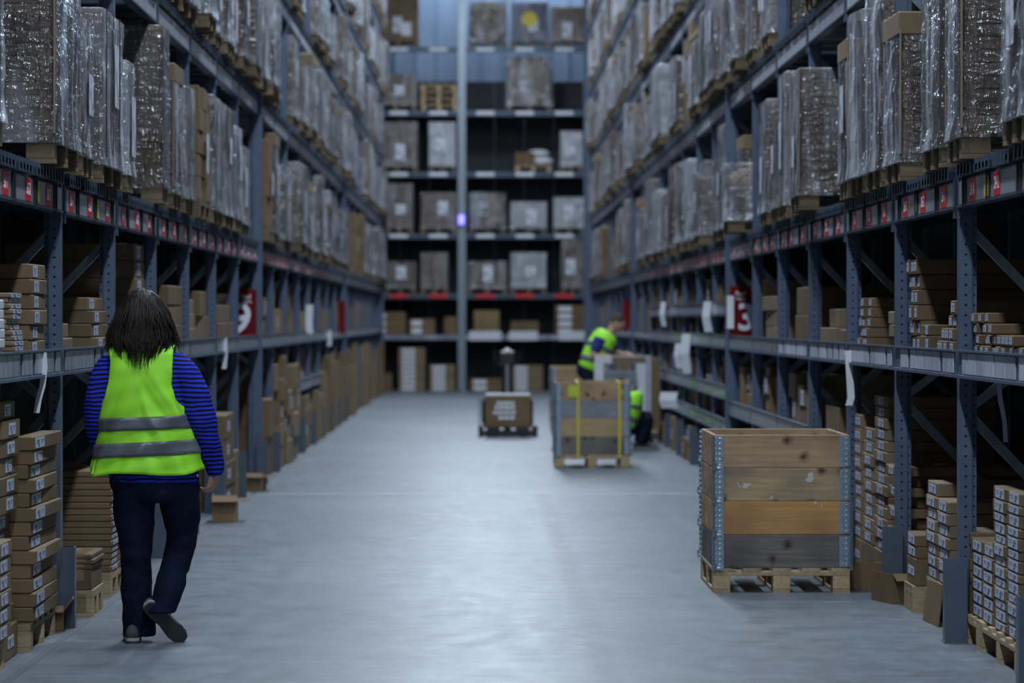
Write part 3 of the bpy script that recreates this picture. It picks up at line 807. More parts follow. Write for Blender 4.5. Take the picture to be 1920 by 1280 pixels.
# torn tray beside the guard
def open_tray(name, X, Y, w, d, h, rz, label, m='card', flare=0.25):
    b = MB(); t = 0.006
    b.box(-w / 2, w / 2, -d / 2, d / 2, 0, t)
    b.box(-w / 2, -w / 2 + t, -d / 2, d / 2, t, h); b.box(w / 2 - t, w / 2, -d / 2, d / 2, t, h * .8)
    b.box(-w / 2 + t, w / 2 - t, -d / 2, -d / 2 + t, t, h); b.box(-w / 2 + t, w / 2 - t, d / 2 - t, d / 2, t, h * .9)
    r = b.build(name, M[m], None, (X, Y, 0), (0, 0, rz))
    f = MB(); f.box(0, w * .5, -d / 2, d / 2, -t / 2, t / 2)
    f.build('flap', M[m], r, (w / 2 - t / 2, 0, h * .8), (0, -flare, 0))
    f2 = MB(); f2.box(-w / 2, w / 2, -h * .45, 0, -t / 2, t / 2)
    f2.build('flap', M[m], r, (0, -d / 2, h), (0.5, 0, 0))
    return tag(r, label, 'carton', 'open cartons on the floor')
open_tray('open_carton', -2.23, 18.15 + .25, 0.16, 0.2, 0.13, 0.1, 'small torn open carton between the left guard and taped stack', 'card', 0.9)
open_tray('open_carton', -2.03, 28.3, 0.2, 0.32, 0.21, 0.05, 'empty brown carton jutting into the aisle from the left rack', 'card_dark', 0.05)
open_tray('open_carton', -2.12, 33.3, 0.2, 0.3, 0.17, -0.05, 'blurred empty carton on the floor below the red 9 sign', 'card_dark', 0.1)
# between and beside the woman's legs
floor_pallet(L_, -0.05, 0.85, 22.0, 23.1, 'cartons seen between the woman\'s legs', False)
stack(L_, -0.05, 0.85, 22.0, 22.5, PZ, [0.14] * 4, 'the stack seen between the woman\'s legs', 'card_pale', 'carton', 'pale', (0.2, .06, .4), True)
stack(L_, -0.03, 0.85, 22.55, 23.1, PZ, [0.14] * 3, 'the stack right behind the woman\'s right leg', 'card', 'carton', 'brown', (0.2, .06, .4), True)
stack(L_, -0.04, 0.8, 24.2, 25.0, 0.0, [0.15] * 3, 'the low stack by the woman\'s right hand', 'card_pale', 'carton', 'pale', (0.2, .06, .4), True)
stack(L_, -0.02, 0.8, 25.2, 26.0, 0.0, [0.17] * 3, 'the stack beyond the woman\'s right hand', 'card', 'carton', 'brown', None, True)
stack(L_, -0.06, 0.8, 29.6, 30.9, 0.0, [0.2] * 4, 'the square stack right of the woman\'s sleeve', 'card', 'carton', 'blurred brown', (0.3, .08, .4), True)
stack(L_, -0.03, 0.8, 31.0, 31.9, 0.0, [0.22] * 2, 'the low stack before the red 9 sign post', 'card_pale', 'carton', 'blurred pale', None, False)
# --- left shelf
stack(L_, 0.02, 0.95, 17.55, 18.15, SB, [0.0755] * 6, 'the six-high shelf stack left of the first upright', 'card', 'carton', 'labelled', (0.16, 0.055, 0.35), True, 0.01)
stack(L_, 0.05, 0.95, 16.98, 17.38, SB, [0.0255] * 12, 'the fanned thin stack on the left shelf', 'card_pale', 'flat_carton', 'thin', (0.3, 0.02, 0.5), False, 0.015, offs=[-.03, -.03, -.02, -.01, 0, 0, 0, 0, 0, 0, 0, 0])
stack(L_, 0.03, 0.9, 16.05, 16.6, SB, [0.045] * 6, 'the white shelf stack at the left picture edge', 'whitebox', 'carton', 'white', None, False, 0.02)
stack(L_, 0.07, 0.6, 19.1, 19.75, SB, [0.078] * 3, 'the short stack right of the first left upright', 'card_pale', 'carton', 'pale', None, False, 0.02, offs=[0, .02, .1])
stack(L_, 0.02, 0.9, 20.4, 21.2, SB, [0.076] * 4, 'the taped shelf stack at the woman\'s left shoulder', 'card', 'carton', 'taped', (0.2, 0.055, 0.25), True, 0.014, offs=[0, 0, 0, .04])
stack(L_, 0.06, 0.9, 23.2, 23.85, SB, [0.112] * 6, 'the tall shelf stack above the woman\'s head', 'card', 'carton', 'labelled', (0.22, 0.08, 0.4), False, 0.006)
stack(L_, 0.03, 0.9, 25.3, 26.4, SB, [0.14] * 3, 'the shelf stack right of the woman\'s head', 'card', 'carton', 'brown', None, True)
stack(L_, 0.05, 0.9, 27.0, 27.9, SB, [0.11] * 3, 'the low shelf stack beside the fourth left upright', 'card_pale', 'carton', 'pale', None, False)
stack(L_, 0.03, 0.9, 28.1, 29.2, SB, [0.2, 0.2], 'the bulky shelf pair before the fifth left upright', 'card', 'carton', 'brown', None, True, 0.02)
stack(L_, 0.03, 0.9, 29.7, 31.8, SB, [0.15, 0.15], 'the wide shelf pair before the red 9 sign', 'card', 'carton', 'brown', None, True, 0.02)

# --- right floor: the wall of small labelled boxes
edges = [Yat(1, x, 0.05) for x in (1917, 1889, 1864, 1845, 1822, 1797)]
lab = (0.27, 0.046, 0.5)
floor_pallet(R_, 0.03, 0.83, edges[0] - .02, edges[3], 'the grid of small labelled cartons at the right edge')
cols = [('rightmost column of the carton grid', [0.060, 0.042] * 6 + [0.06], 0), ('second column from the right of the carton grid', [0.042, 0.060] * 6 + [0.06], 1), ('middle column of the carton grid', [0.0635] * 6, 2), ('fourth column from the right of the carton grid', [0.0635] * 6, 3)]
for desc, hs, i in cols:
    stack(R_, 0.05, 0.6, edges[i] + .003, edges[i + 1] - .003, PZ if i < 3 else PZ, hs, 'the ' + desc, 'card', 'labelled_carton', 'small', lab, False, 0.005)
floor_pallet(R_, 0.03, 0.83, edges[3] + .01, edges[5], 'the leftmost columns of the labelled carton grid')
stack(R_, 0.05, 0.6, edges[4] + .003, edges[5] - .003, PZ, [0.145], 'under the leftmost column of the labelled carton grid', 'card', 'cut_open_carton', 'brown', None, False, 0.004)
stack(R_, 0.05, 0.6, edges[4] + .003, edges[5] - .003, PZ + 0.146, [0.0635] * 4, 'the leftmost column of the carton grid', 'card', 'labelled_carton', 'small', lab, False, 0.005)
# bay behind the first right upright
floor_pallet(R_, 0.04, 0.94, 18.45, 19.4, 'the two labelled columns behind the second right guard')
stack(R_, 0.05, 1.0, 18.48, 18.95, PZ, [0.0635] * 8, 'the lower column behind the second right guard', 'card_pale', 'labelled_carton', 'pale', lab, False, 0.006)
stack(R_, 0.05, 1.0, 18.98, 19.4, PZ, [0.0635] * 8 + [0.075], 'the higher column behind the second right guard', 'card_pale', 'labelled_carton', 'pale', lab, False, 0.006)
floor_pallet(R_, -0.02, 0.3, 19.43, 19.85, 'the small stack right of the torn cardboard', False)
stack(R_, 0.0, 0.34, 19.43, 19.85, PZ, [0.15, 0.065, 0.065], 'the small stack right of the torn cardboard', 'card', 'labelled_carton', 'brown', lab, False, 0.006)
z = PZ
floor_pallet(R_, 0.05, 0.95, 20.5, 21.05, 'the alternating tray stack on the right')
for i in range(5):
    o = carton(1, 0.14, 0.9, 20.56, 21.0, z, 0.066, 'card_dark'); tag(o, f'recessed dark carton, {nth(i + 1)} up in the alternating tray stack', 'carton', 'cartons of the tray stack')
    put('address_label', cached('lbx', lambda: MB().box(-0.02, 0.02, -0.001, 0.001, -0.02, 0.02).mesh('address_label', M['label'])), o, (-0.3, -0.224, 0.033))
    z += 0.066
    o = carton(1, 0.02, 0.95, 20.5, 21.05, z, 0.055, 'card', 'tray_carton', (0.2, .045, .5)); tag(o, f'jutting flat carton tray, {nth(i + 1)} up in the alternating tray stack', 'carton', 'trays of the tray stack')
    z += 0.055
open_tray('open_carton', 2.36, 20.2, 0.2, 0.34, 0.17, 0.25, 'torn open carton on the floor by the right guard', 'card', 1.0)
b = MB().box(-0.004, 0.004, -0.22, 0.22, 0, 0.22)
tag(b.build('cardboard_sheet', M['card'], None, (2.36, 18.75, 0), (0, 0.12, 0.05)), 'cardboard sheet standing on edge beside the second right guard', 'cardboard')
# the three narrow columns beyond
stack(R_, 0.05, 0.7, 21.3, 22.0, 0.0, [0.2], 'under the column nearest the tray stack', 'card', 'carton', 'plain brown')
stack(R_, 0.05, 0.7, 21.3, 21.98, 0.2, [0.067] * 14, 'the tallest of three label-covered columns', 'card_pale', 'labelled_carton', 'small', lab, False, 0.007)
stack(R_, 0.05, 0.7, 22.03, 22.65, 0.0, [0.2], 'under the middle label-covered column', 'card', 'carton', 'plain brown')
stack(R_, 0.05, 0.7, 22.03, 22.62, 0.2, [0.08] * 9, 'the middle of three label-covered columns', 'card_pale', 'labelled_carton', 'small', lab, False, 0.007)
stack(R_, 0.04, 0.7, 22.68, 23.05, 0.0, [0.2] + [0.088] * 9, 'the column right behind the timber crate', 'card_pale', 'labelled_carton', 'small', lab, False, 0.005)
stack(R_, 0.05, 0.8, 24.2, 25.2, 0.0, [0.5, 0.5], 'the big plain pair seen over the timber crate', 'card', 'carton', 'plain', None, False)
b = MB().box(-0.16, 0.16, -0.004, 0.004, 0, 0.16)
tag(b.build('cardboard_sheet', M['card_dark'], None, (2.30, 21.15, 0), (0.15, 0, 0.1)), 'dark cardboard flap on the floor between crate and right rack', 'cardboard')
# --- right shelf: long narrow boxes with their ends to the aisle
def long_row(Ya, n, w, z, h, desc, m='card', missing=()):
    for i in range(n):
        if i in missing: continue
        o = carton(1, 0.04 + random.uniform(0, .05), 1.0, Ya + i * w, Ya + (i + 1) * w - 0.006, z, h, m, 'long_carton', (w * .6, h * .6, 0.5), False, 0.003)
        tag(o, f'long carton, {nth(i + 1)} from the right in {desc}', 'carton', 'long cartons on the right shelf')
long_row(15.95, 13, 0.128, SB, 0.052, 'the bottom row on the nearest right shelf')
long_row(16.2, 11, 0.128, SB + .053, 0.052, 'the second row on the nearest right shelf')
long_row(16.85, 6, 0.128, SB + .106, 0.052, 'the third row on the nearest right shelf')
long_row(17.26, 3, 0.128, SB + .159, 0.052, 'the top row on the nearest right shelf')
for r in range(6):
    long_row(19.85, 3, 0.14, SB + r * .086, 0.085, f'row {("one", "two", "three", "four", "five", "six")[r]} of the jumbled pile')
for r in range(3):
    long_row(18.3 + r * .02, (5, 4, 2)[r], 0.165, SB + r * .067, 0.066, f'the {("bottom", "middle", "top")[r]} row of the low pile')
long_row(18.3, 1, 0.2, SB + 3 * .067, 0.075, 'the layer crowning the low pile')
stack(R_, 0.04, 0.9, 19.3, 19.75, SB, [0.09, 0.06], 'the pair between the two shelf piles', 'card', 'carton', 'brown', (0.1, .05, .3), False, 0.02)
for r in range(5):
    long_row(22.4, 3 if r < 4 else 2, 0.2, SB + r * .063, 0.062, f'row {("one", "two", "three", "four", "five")[r]} of the shelf stack above the crate')
stack(R_, 0.04, 0.9, 20.6, 21.0, SB, [0.075, 0.075, 0.075], 'the small stack beside the second right upright', 'card_pale', 'carton', 'pale', None, False, 0.02)
stack(R_, 0.06, 0.9, 23.4, 24.0, SB, [0.11, 0.11], 'the slumped shelf pair above the crate', 'card', 'carton', 'brown', None, True, 0.03)
stack(R_, 0.06, 0.9, 24.4, 25.3, SB, [0.12, 0.13], 'the slumped shelf pair left of the crate\'s middle', 'card_pale', 'carton', 'pale', None, True, 0.03)
stack(R_, 0.05, 0.9, 26.4, 27.5, SB, [0.21, 0.21], 'the big shelf pair above the crate\'s left half', 'card', 'carton', 'brown', None, False, 0.01)
stack(R_, 0.05, 0.9, 29.3, 30.6, SB, [0.12, 0.13, 0.12], 'the pale shelf stack right of the red 13 sign', 'card_pale', 'carton', 'pale', None, False, 0.02)
stack(R_, 0.25, 0.95, 31.4, 32.4, SB, [0.15, 0.14], 'the shelf pair just right of the red 13 sign', 'card', 'carton', 'brown', None, False, 0.02)

# --- generic bays further down the aisle
rg2 = random.Random(21)
FAR = MB(); FARM = ['card', 'card_pale', 'card_dark']
def far_box(s, over, y, w, z, h, m):
    x0, x1 = sorted((sx(s, over), sx(s, over + .7)))
    FAR.box(x0, x1, y, y + w - .03, z, z + h - .003, FARM.index(m))
def far_bay(s, k):
    side = 'left' if s < 0 else 'right'
    Ya, Yb = upY(s, k) + .15, upY(s, k + 1) - .06
    levels = [('floor', 0.0, 1.2), ('shelf', SB, 0.6)]
    if s > 0 and 6 <= k < 12: levels = [('floor', 0.0, 0.42), ('low shelf', 0.601, 0.26), ('middle shelf', 0.931, 0.33), ('shelf', SB, 0.24), ('top shelf', 1.741, 0.3)]
    elif s > 0 and 3 <= k < 6: levels = [('floor', 0.0, 0.6), ('low shelf', 0.801, 0.4)]
    elif s < 0 and k in (9, 10): levels = [('floor', 0.0, 0.7), ('low shelf', 0.851, 0.4), ('shelf', SB, 0.5)]
    if s < 0 and k < 6 or s > 0 and k < 6: levels = [l for l in levels if l[0] in ('low shelf',) or (l[0] == 'floor' and s > 0)]
    for lv, z, hmax in levels:
        y = Ya
        c = 0
        while y < Yb - 0.3:
            w = rg2.uniform(0.45, 0.95) if hmax > 0.45 else rg2.uniform(0.3, 0.6)
            if y + w > Yb: w = Yb - y
            if rg2.random() < 0.12 or w < .25: y += w; continue
            c += 1
            H = hmax * (rg2.uniform(0.6, 1.0) if lv == 'floor' and s < 0 else rg2.uniform(0.45, 1.0))
            n = max(1, min(4, round(H / rg2.uniform(0.14, 0.4)))) if upY(s, k) < 50 else 2
            if hmax < .45: n = rg2.choice((1, 2))
            m = rg2.choice(('card', 'card', 'card_pale', 'card_dark', 'card_pale'))
            over = (rg2.uniform(-0.09, 0.0) if s < 0 else rg2.uniform(-0.06, 0.08)) if lv == 'floor' else rg2.uniform(0.03, 0.1)
            zz = z
            for i in range(n):
                h = round(H / n, 2)
                if upY(s, k) >= 44:
                    far_box(s, over, y, w, zz, h, m); zz += h; continue
                o = carton(s, over, over + 0.7, y, y + w - .03, zz, h, m, 'carton', (0.2, 0.12, 0.5) if rg2.random() < .3 else None, False, 0.02)
                zz += h
                if True:
                    where = 'floor' if lv == 'floor' else lv
                    pos = 'sole' if n == 1 else ('bottom', 'second', 'third', 'fourth')[i]
                    tag(o, f'{pos} carton of {nth(c)} stack on the {where} in {side} bay {nth(k + 2)} from camera', 'carton', f'blurred cartons in the {side} rack')
            y += w
for s in (-1, 1):
    for k in range(3, 22): far_bay(s, k)
fc = FAR.build('carton_rows', [M[x] for x in FARM], None, kind='stuff')
tag(fc, 'blurred brown cartons filling the far bays of both racks beyond the second red sign', 'cartons')

# ------------------------------------------------------------------ rack across the end of the aisle
BR = empty('pallet_rack', (0, YBACK, 0)); tag(BR, 'blue-grey pallet rack standing across the far end of the aisle', 'shelving')
PX = [-3.24, -0.44, 2.36, 5.16]
BZ = [1.25, 2.17, 3.5, 4.87, 6.23, 7.64]
for x in PX[:3]:
    MB().box(x - 0.085, x + 0.085, 0, 0.12, 0, 10.5).build('upright', M['galv'] if x == PX[1] else M['steel'], BR)
    MB().box(x - 0.06, x + 0.06, 1.1, 1.2, 0, 10.5).build('rear_upright', M['steel_dark'], BR)
for j in range(2):
    for t, z in enumerate(BZ):
        w0, w1 = PX[j] + 0.085, PX[j + 1] - 0.085
        bm = MB().box(w0, w1, 0.0, 0.06, z - 0.12, z).build('beam', M['steel_dark'] if t else M['steel'], BR)
        MB().box(w0, w1, 0.06, 1.15, z - 0.03, z).build('deck', M['steel_dark'], BR)
        if t == 0: MB().box(w0, w1, -0.02, 0, z - 0.1, z - 0.01).build('label_strip', M['clear'], BR)
        n = 3
        for i in range(n):
            x = w0 + (w1 - w0) * (i + 0.5) / n
            MB().box(x - 0.2, x + 0.2, -0.012, -0.002, z - 0.095, z - 0.015).build('price_label', M['red'] if t == 1 else M['paper'], bm)
for j in range(2):
    for a_ in range(4):
        w0, w1 = PX[j] + 0.06 + (PX[j + 1] - PX[j] - 0.12) * a_ / 4, PX[j] + 0.06 + (PX[j + 1] - PX[j] - 0.12) * (a_ + 1) / 4
        MB().box(w0 + .004, w1 - .004, 1.21, 1.23, 0.0, 6.95).build('backing_panel', M['wall'], BR)
def back_px(x0, x1, yt, zb): return Xat((x0 + x1) / 2, YBACK), (x1 - x0) * YBACK / F, Zat(yt, YBACK) - zb
BT = ['', 'lowest', 'second', 'third', 'fourth', 'topmost']
back = [(5, 707, 787, -22, 'plain', 'card_pale', 'huge plain carton'), (5, 882, 948, 3, 'bag', 'card', 'bright film-wrapped'), (5, 960, 1026, 7, 'tall', 'navy', 'dark blue wrapped'), (5, 1035, 1100, 12, 'grid', 'card_dark', 'brown wrapped'),
        (4, 706, 780, 143, 'layers', None, 'low wrapped'), (4, 950, 1035, 110, 'bag', 'card', 'bulky wrapped'),
        (3, 706, 784, 230, 'layers', None, 'wide wrapped'), (3, 805, 853, 226, 'white', None, 'narrow white'), (3, 1049, 1094, 243, 'white', None, 'half-hidden white'),
        (2, 722, 776, 346, 'grid', 'card_grey', 'leftmost wrapped'), (2, 790, 855, 362, 'mixed', 'card_grey', 'brown-grey wrapped'), (2, 880, 948, 362, 'bag', None, 'glossy wrapped'), (2, 958, 1024, 378, 'white', None, 'white bagged'), (2, 1036, 1098, 372, 'white', None, 'rightmost white'),
        (1, 723, 778, 488, 'mixed', 'card', 'half white, half brown'), (1, 791, 838, 471, 'layers', None, 'narrow wrapped'), (1, 876, 950, 489, 'bundle', None, 'low wide wrapped'), (1, 956, 1026, 478, 'white', None, 'square white'), (1, 1051, 1096, 450, 'tall', None, 'tall wrapped')]
M['navy'] = mat('navy_plastic', (0.03, 0.045, 0.12), 0.4)
for t, x0, x1, yt, kind, mk, look in back:
    X, W, H = back_px(x0, x1, yt, BZ[t])
    r = load(kind, 1.0, W, H, False, int(x0 + yt * 3), mk)
    r.location = (X, YBACK + 0.52, BZ[t] + 0.001); r.rotation_euler = (0, 0, PI / 2)
    tag(r, f'{look} pallet load on the {BT[t]} pallet tier of the end rack', 'pallet load', 'pallet loads on the end rack')
    # note sheet on the side that faces the aisle
    if t == 5 and kind == 'plain':
        MB().box(-0.501 - 0.024, -0.501 - 0.022, W * -0.3, W * -0.08, 0.25, 0.55).build('delivery_note', M['paper'], r)
    if mk == 'navy':
        q = MB(); rr = 0.17
        q.rings([[(x, math.cos(a * PI / 8) * rr, 0.62 + math.sin(a * PI / 8) * rr) for a in range(16)] for x in (-0.53, -0.526)])
        q.build('yellow_disc', M['yellow'], r)
# pile of empty pallets on the fourth tier
X = Xat(823, YBACK)
for i in range(4):
    r = empty('wooden_pallet', (X + 0.01 * (-1) ** i, YBACK + 0.5, BZ[4] + 0.001 + i * 0.1455), PI / 2)
    pallet_parts(r, 1.0, 0.8, False)
    tag(r, f'{("lowest", "second", "third", "topmost")[i]} empty pallet of the pile on the end rack\'s fourth tier', 'pallet', 'empty pallets piled on the end rack')
# part-used pallet with sacks on the third tier
X = Xat(1000, YBACK)
r = empty('wooden_pallet', (X, YBACK + 0.5, BZ[3] + 0.001), PI / 2); pallet_parts(r, 1.0, 0.8, False)
tag(r, 'pallet under a tan box and white sacks on the end rack\'s third tier', 'pallet', 'empty pallets piled on the end rack')
o = put('carton', carton_mesh(0.42, 0.5, 0.3, 'card'), None, (X - 0.19, YBACK + 0.4, BZ[3] + .146)); tag(o, 'tan carton beside white sacks on the end rack', 'carton')
for i, (dx, dz, nm) in enumerate(((0.2, 0, 'lower'), (0.12, 0.17, 'upper'))):
    b = MB(); b.ball((0, 0, 0.1), (0.26, 0.2, 0.1), 14, 8)
    o = b.build('white_sack', M['whitebox'], None, (X + dx, YBACK + 0.4, BZ[3] + .146 + dz), (0, 0, 0.2 * i), True); tag(o, f'{nm} white sack slumped beside the tan carton on the end rack', 'sack', 'white sacks on the end rack')
# cartons of the two lowest levels
def back_carton(x0, x1, yt, zb, n, look, lab_frac=0.4, m='card'):
    X, W, H = back_px(x0, x1, yt, zb); h = H / n; z = zb + 0.002
    for i in range(n):
        o = put('carton', carton_mesh(W, 0.6, h, m), None, (X, YBACK + 0.33, z))
        if lab_frac:
            lw = W * lab_frac
            put('address_label', cached(('bl', round(lw, 2), round(h, 2)), lambda: MB().box(-lw / 2, lw / 2, -0.001, 0.001, -h * .33, h * .33).mesh('address_label', M['paper'])), o, (-W / 2 + lw * .75, -0.302, h / 2))
        tag(o, f'{"" if n == 1 else ("lowest " if i == 0 else nth(i + 1) + "-up ")}brown carton of {look} on the end rack', 'carton', 'cartons of ' + look)
        z += h
back_carton(697, 760, 585, BZ[0], 3, 'the leftmost stack on the shelf', .33)
back_carton(767, 815, 598, BZ[0], 2, 'the low second stack on the shelf', .4)
back_carton(833, 856, 594, BZ[0], 1, 'the small shelf spot left of the post', 0)
back_carton(889, 936, 582, BZ[0], 2, 'the dark stack right of the post', 0, 'card_dark')
back_carton(958, 1010, 602, BZ[0], 1, 'the low wide shelf spot', 0)
back_carton(1041, 1096, 572, BZ[0], 4, 'the rightmost labelled shelf stack', .45)
back_carton(707, 735, 700, 0, 1, 'the small floor spot at far left', .4)
back_carton(747, 797, 652, 0, 9, 'the tall labelled floor stack', .5, 'card_pale')
back_carton(805, 853, 684, 0, 5, 'the labelled floor stack left of the post', .5, 'card_pale')
back_carton(881, 944, 710, 0, 2, 'the low floor stack right of the post', .4)
back_carton(960, 1018, 685, 0, 5, 'the labelled floor stack behind the pallet truck', .4, 'card_pale')
# white papers on the shelf edge
for i, (x0, x1) in enumerate(((880, 940), (955, 1008), (1048, 1096))):
    X, W = Xat((x0 + x1) / 2, YBACK), (x1 - x0) * YBACK / F
    o = MB().box(-W / 2, W / 2, -0.004, 0.004, -0.1, 0.1).build('paper_sign', M['paper'], None, (X, YBACK - 0.03, BZ[0] - 0.02), (0.08, 0, 0))
    tag(o, f'{("left", "middle", "right")[i]} white paper strip hanging on the end rack\'s shelf edge', 'paper', 'papers on the end rack shelf')
# small blue lamp on the centre post
m, nt, out = nodes('blue_lamp'); em = N(nt, 'ShaderNodeEmission', Strength=3.0); em.inputs[0].default_value = (0.22, 0.2, 1.0, 1); nt.links.new(em.outputs[0], out.inputs[0]); M['bluelamp'] = m
o = MB().tube([(0, 0, -0.1), (0, 0, 0.1)], 0.055, 12).build('blue_lamp', m, None, (PX[1] - 0.01, YBACK - 0.07, Zat(412, YBACK)), None, True)
MB().box(-0.05, 0.05, 0.0, 0.075, -0.14, -0.1).build('bracket', M['steel_dark'], o)
tag(o, 'small glowing blue lamp on the centre post of the end rack', 'lamp')
# unseen lamps added behind the end rack to light the upper back wall
lamp(-1.0, 82.2, 11.6, 22, 330)
lamp(1.6, 82.2, 11.6, 23, 330)

# ------------------------------------------------------------------ signs
def sign(X, Y, z0, z1, w, digit, label, block=False, lean=0.0):
    r = empty('aisle_sign', (X, Y, (z0 + z1) / 2), lean)
    h = z1 - z0
    MB().box(-w / 2, w / 2, 0, 0.02, -h / 2, h / 2).build('board', M['signred'], r)
    rot = (PI / 2, 0, 0)
    def T(s_, size, x, z, bold=0):
        me = text_mesh(s_, size, 'lettering', bold); me.materials.append(M['white'])
        put('lettering', me, r, (x, -0.003, z), rot)
    if digit: T('Rad', h * 0.13, 0.0, h * .36); T('Hylla', h * 0.10, 0.005, h * .26)
    if block:
        MB().box(-0.032, 0.032, -0.03, 0, -0.155, 0.155).build('digit_one', M['white'], r, (-w / 2 + 0.005, 0, 0.0))
        T(digit, h * .72, 0.055, -h * .12, 0.008)
    elif digit:
        T(digit, h * .80, -0.045, -h * .10, 0.008)
    MB().box(-0.02, 0.02, 0.02, 0.1, -0.03, 0.03).build('bracket', M['steel_dark'], r)
    tag(r, label, 'sign', 'red aisle number signs')
sign(-2.275, 34.55, 1.40, 1.885, 0.20, '9', 'red hanging sign with white 9 on the left rack post')
sign(2.445, 33.75, 1.42, 1.91, 0.20, '3', 'red sign reading 13 in white on the right rack post', True)
sign(-2.15, 54.9, 1.37, 1.88, 0.11, '', 'distant blurred red sign on the left rack')
sign(2.36, 58.0, 1.40, 1.9, 0.15, '', 'distant blurred red sign on the right rack above the bending worker')

# ------------------------------------------------------------------ papers hanging from the shelves
def ribbon(name, pts, w, label, m='paper', along='y'):
    b = MB(); rg = []
    for p in pts:
        p = Vector(p)
        o = Vector((0, w / 2, 0)) if along == 'y' else Vector((w / 2, 0, 0))
        t = Vector((0.0012, 0, 0)) if along == 'y' else Vector((0, 0.0012, 0))
        rg.append([p - o - t, p + o - t, p + o + t, p - o + t])
    b.rings(rg)
    tag(b.build(name, M[m], None), label, 'paper', 'paper strips hanging from shelves')
ribbon('paper_strip', [(-2.17, 17.72, 1.435), (-2.165, 17.72, 1.36), (-2.175, 17.72, 1.27), (-2.195, 17.72, 1.20), (-2.205, 17.72, 1.135)], 0.03, 'long pale strip hanging off the nearest left shelf', 'paper', 'x')
ribbon('paper_strip', [(-2.17, 30.2, 1.44), (-2.165, 30.2, 1.3), (-2.175, 30.2, 1.18)], 0.04, 'white strip hanging off the left shelf before the 9 sign', 'paper', 'x')
ribbon('paper_strip', [(-2.14, 44.5, 1.78), (-2.15, 44.5, 1.55), (-2.14, 44.5, 1.42)], 0.09, 'blurred white paper standing on the left shelf past the 9 sign', 'paper', 'x')
ribbon('paper_strip', [(-2.16, 50.5, 1.44), (-2.16, 50.5, 1.22)], 0.08, 'blurred white paper under the left shelf past the 9 sign', 'paper', 'x')
ribbon('paper_strip', [(2.335, 22.75, 1.40), (2.345, 22.75, 1.25), (2.355, 22.75, 1.10), (2.34, 22.75, 1.05)], 0.045, 'white curled strip hanging off the right shelf above the crate', 'paper', 'x')
ribbon('paper_strip', [(2.52, 17.4, 1.30), (2.53, 17.4, 1.2), (2.55, 17.4, 1.1), (2.555, 17.4, 1.0)], 0.022, 'thin grey strip dangling inside the nearest right bay', 'paper_grey', 'x')
for i, (x, y0_, y1_, Y, w, lb) in enumerate(((1327, 565, 622, 36.6, 0.08, 'wide white paper hanging left of the 13 sign'), (1244, 566, 612, 45.0, 0.06, 'narrow white paper hanging left of the wide one'), (1287, 626, 700, 40.0, 0.1, 'long white paper below the shelf near the cart'), (1272, 644, 690, 41.5, 0.07, 'slanting white paper below the shelf next to the cart'), (1255, 735, 765, 42.0, 0.2, 'crumpled white paper on the low right shelf'))):
    X = Xat(x, Y)
    ribbon('paper_strip', [(X, Y, Zat(y0_, Y)), (X - .02, Y - .02, Zat((y0_ + y1_) / 2, Y)), (X + .01, Y, Zat(y1_, Y))], w, lb, 'paper', 'x')

# ------------------------------------------------------------------ timber crates: a pallet with stacked hinged collars
def hinge_mesh(h, w=0.058):
    """corner hinge for the corner at local origin; plates run along +x and +y, outer faces at x=0 / y=0"""
    b = MB(); t = 0.003
    b.box(0.004, w, -t, 0, 0.006, h - 0.006)
    b.box(-t, 0, 0.004, w, 0.006, h - 0.006)
    b.tube([(-0.004, -0.004, 0.004), (-0.004, -0.004, h - 0.004)], 0.0085, 8)
    n = 6
    for i in range(n):
        z = 0.02 + (h - 0.04) * i / (n - 1)
        b.box(0.008, 0.018, -0.007, -t, z - 0.011, z + 0.011)
        b.ball((0.036, -t - .001, z), (0.011, 0.006, 0.0055), 8, 4, 1)
        b.ball((0.013, -0.008, z), (0.0045, 0.004, 0.006), 8, 4, 1)
        b.ball((-0.006, 0.018, z), (0.006, 0.006, 0.006), 8, 4, 1)
        b.box(-0.007, -t, 0.030, 0.044, z - 0.0035, z + 0.0035)
    b.tube([(0.002, -0.012, -0.014), (0.002, -0.012, 0.03)], 0.012, 8)
    b.ball((0.03, -0.012, 0.0), (0.016, 0.008, 0.009), 8, 4, 1)
    b.box(0.0, 0.055, -0.010, -t, -0.014, 0.01)
    return b.mesh('hinge', [M['zinc'], M['rivet']])
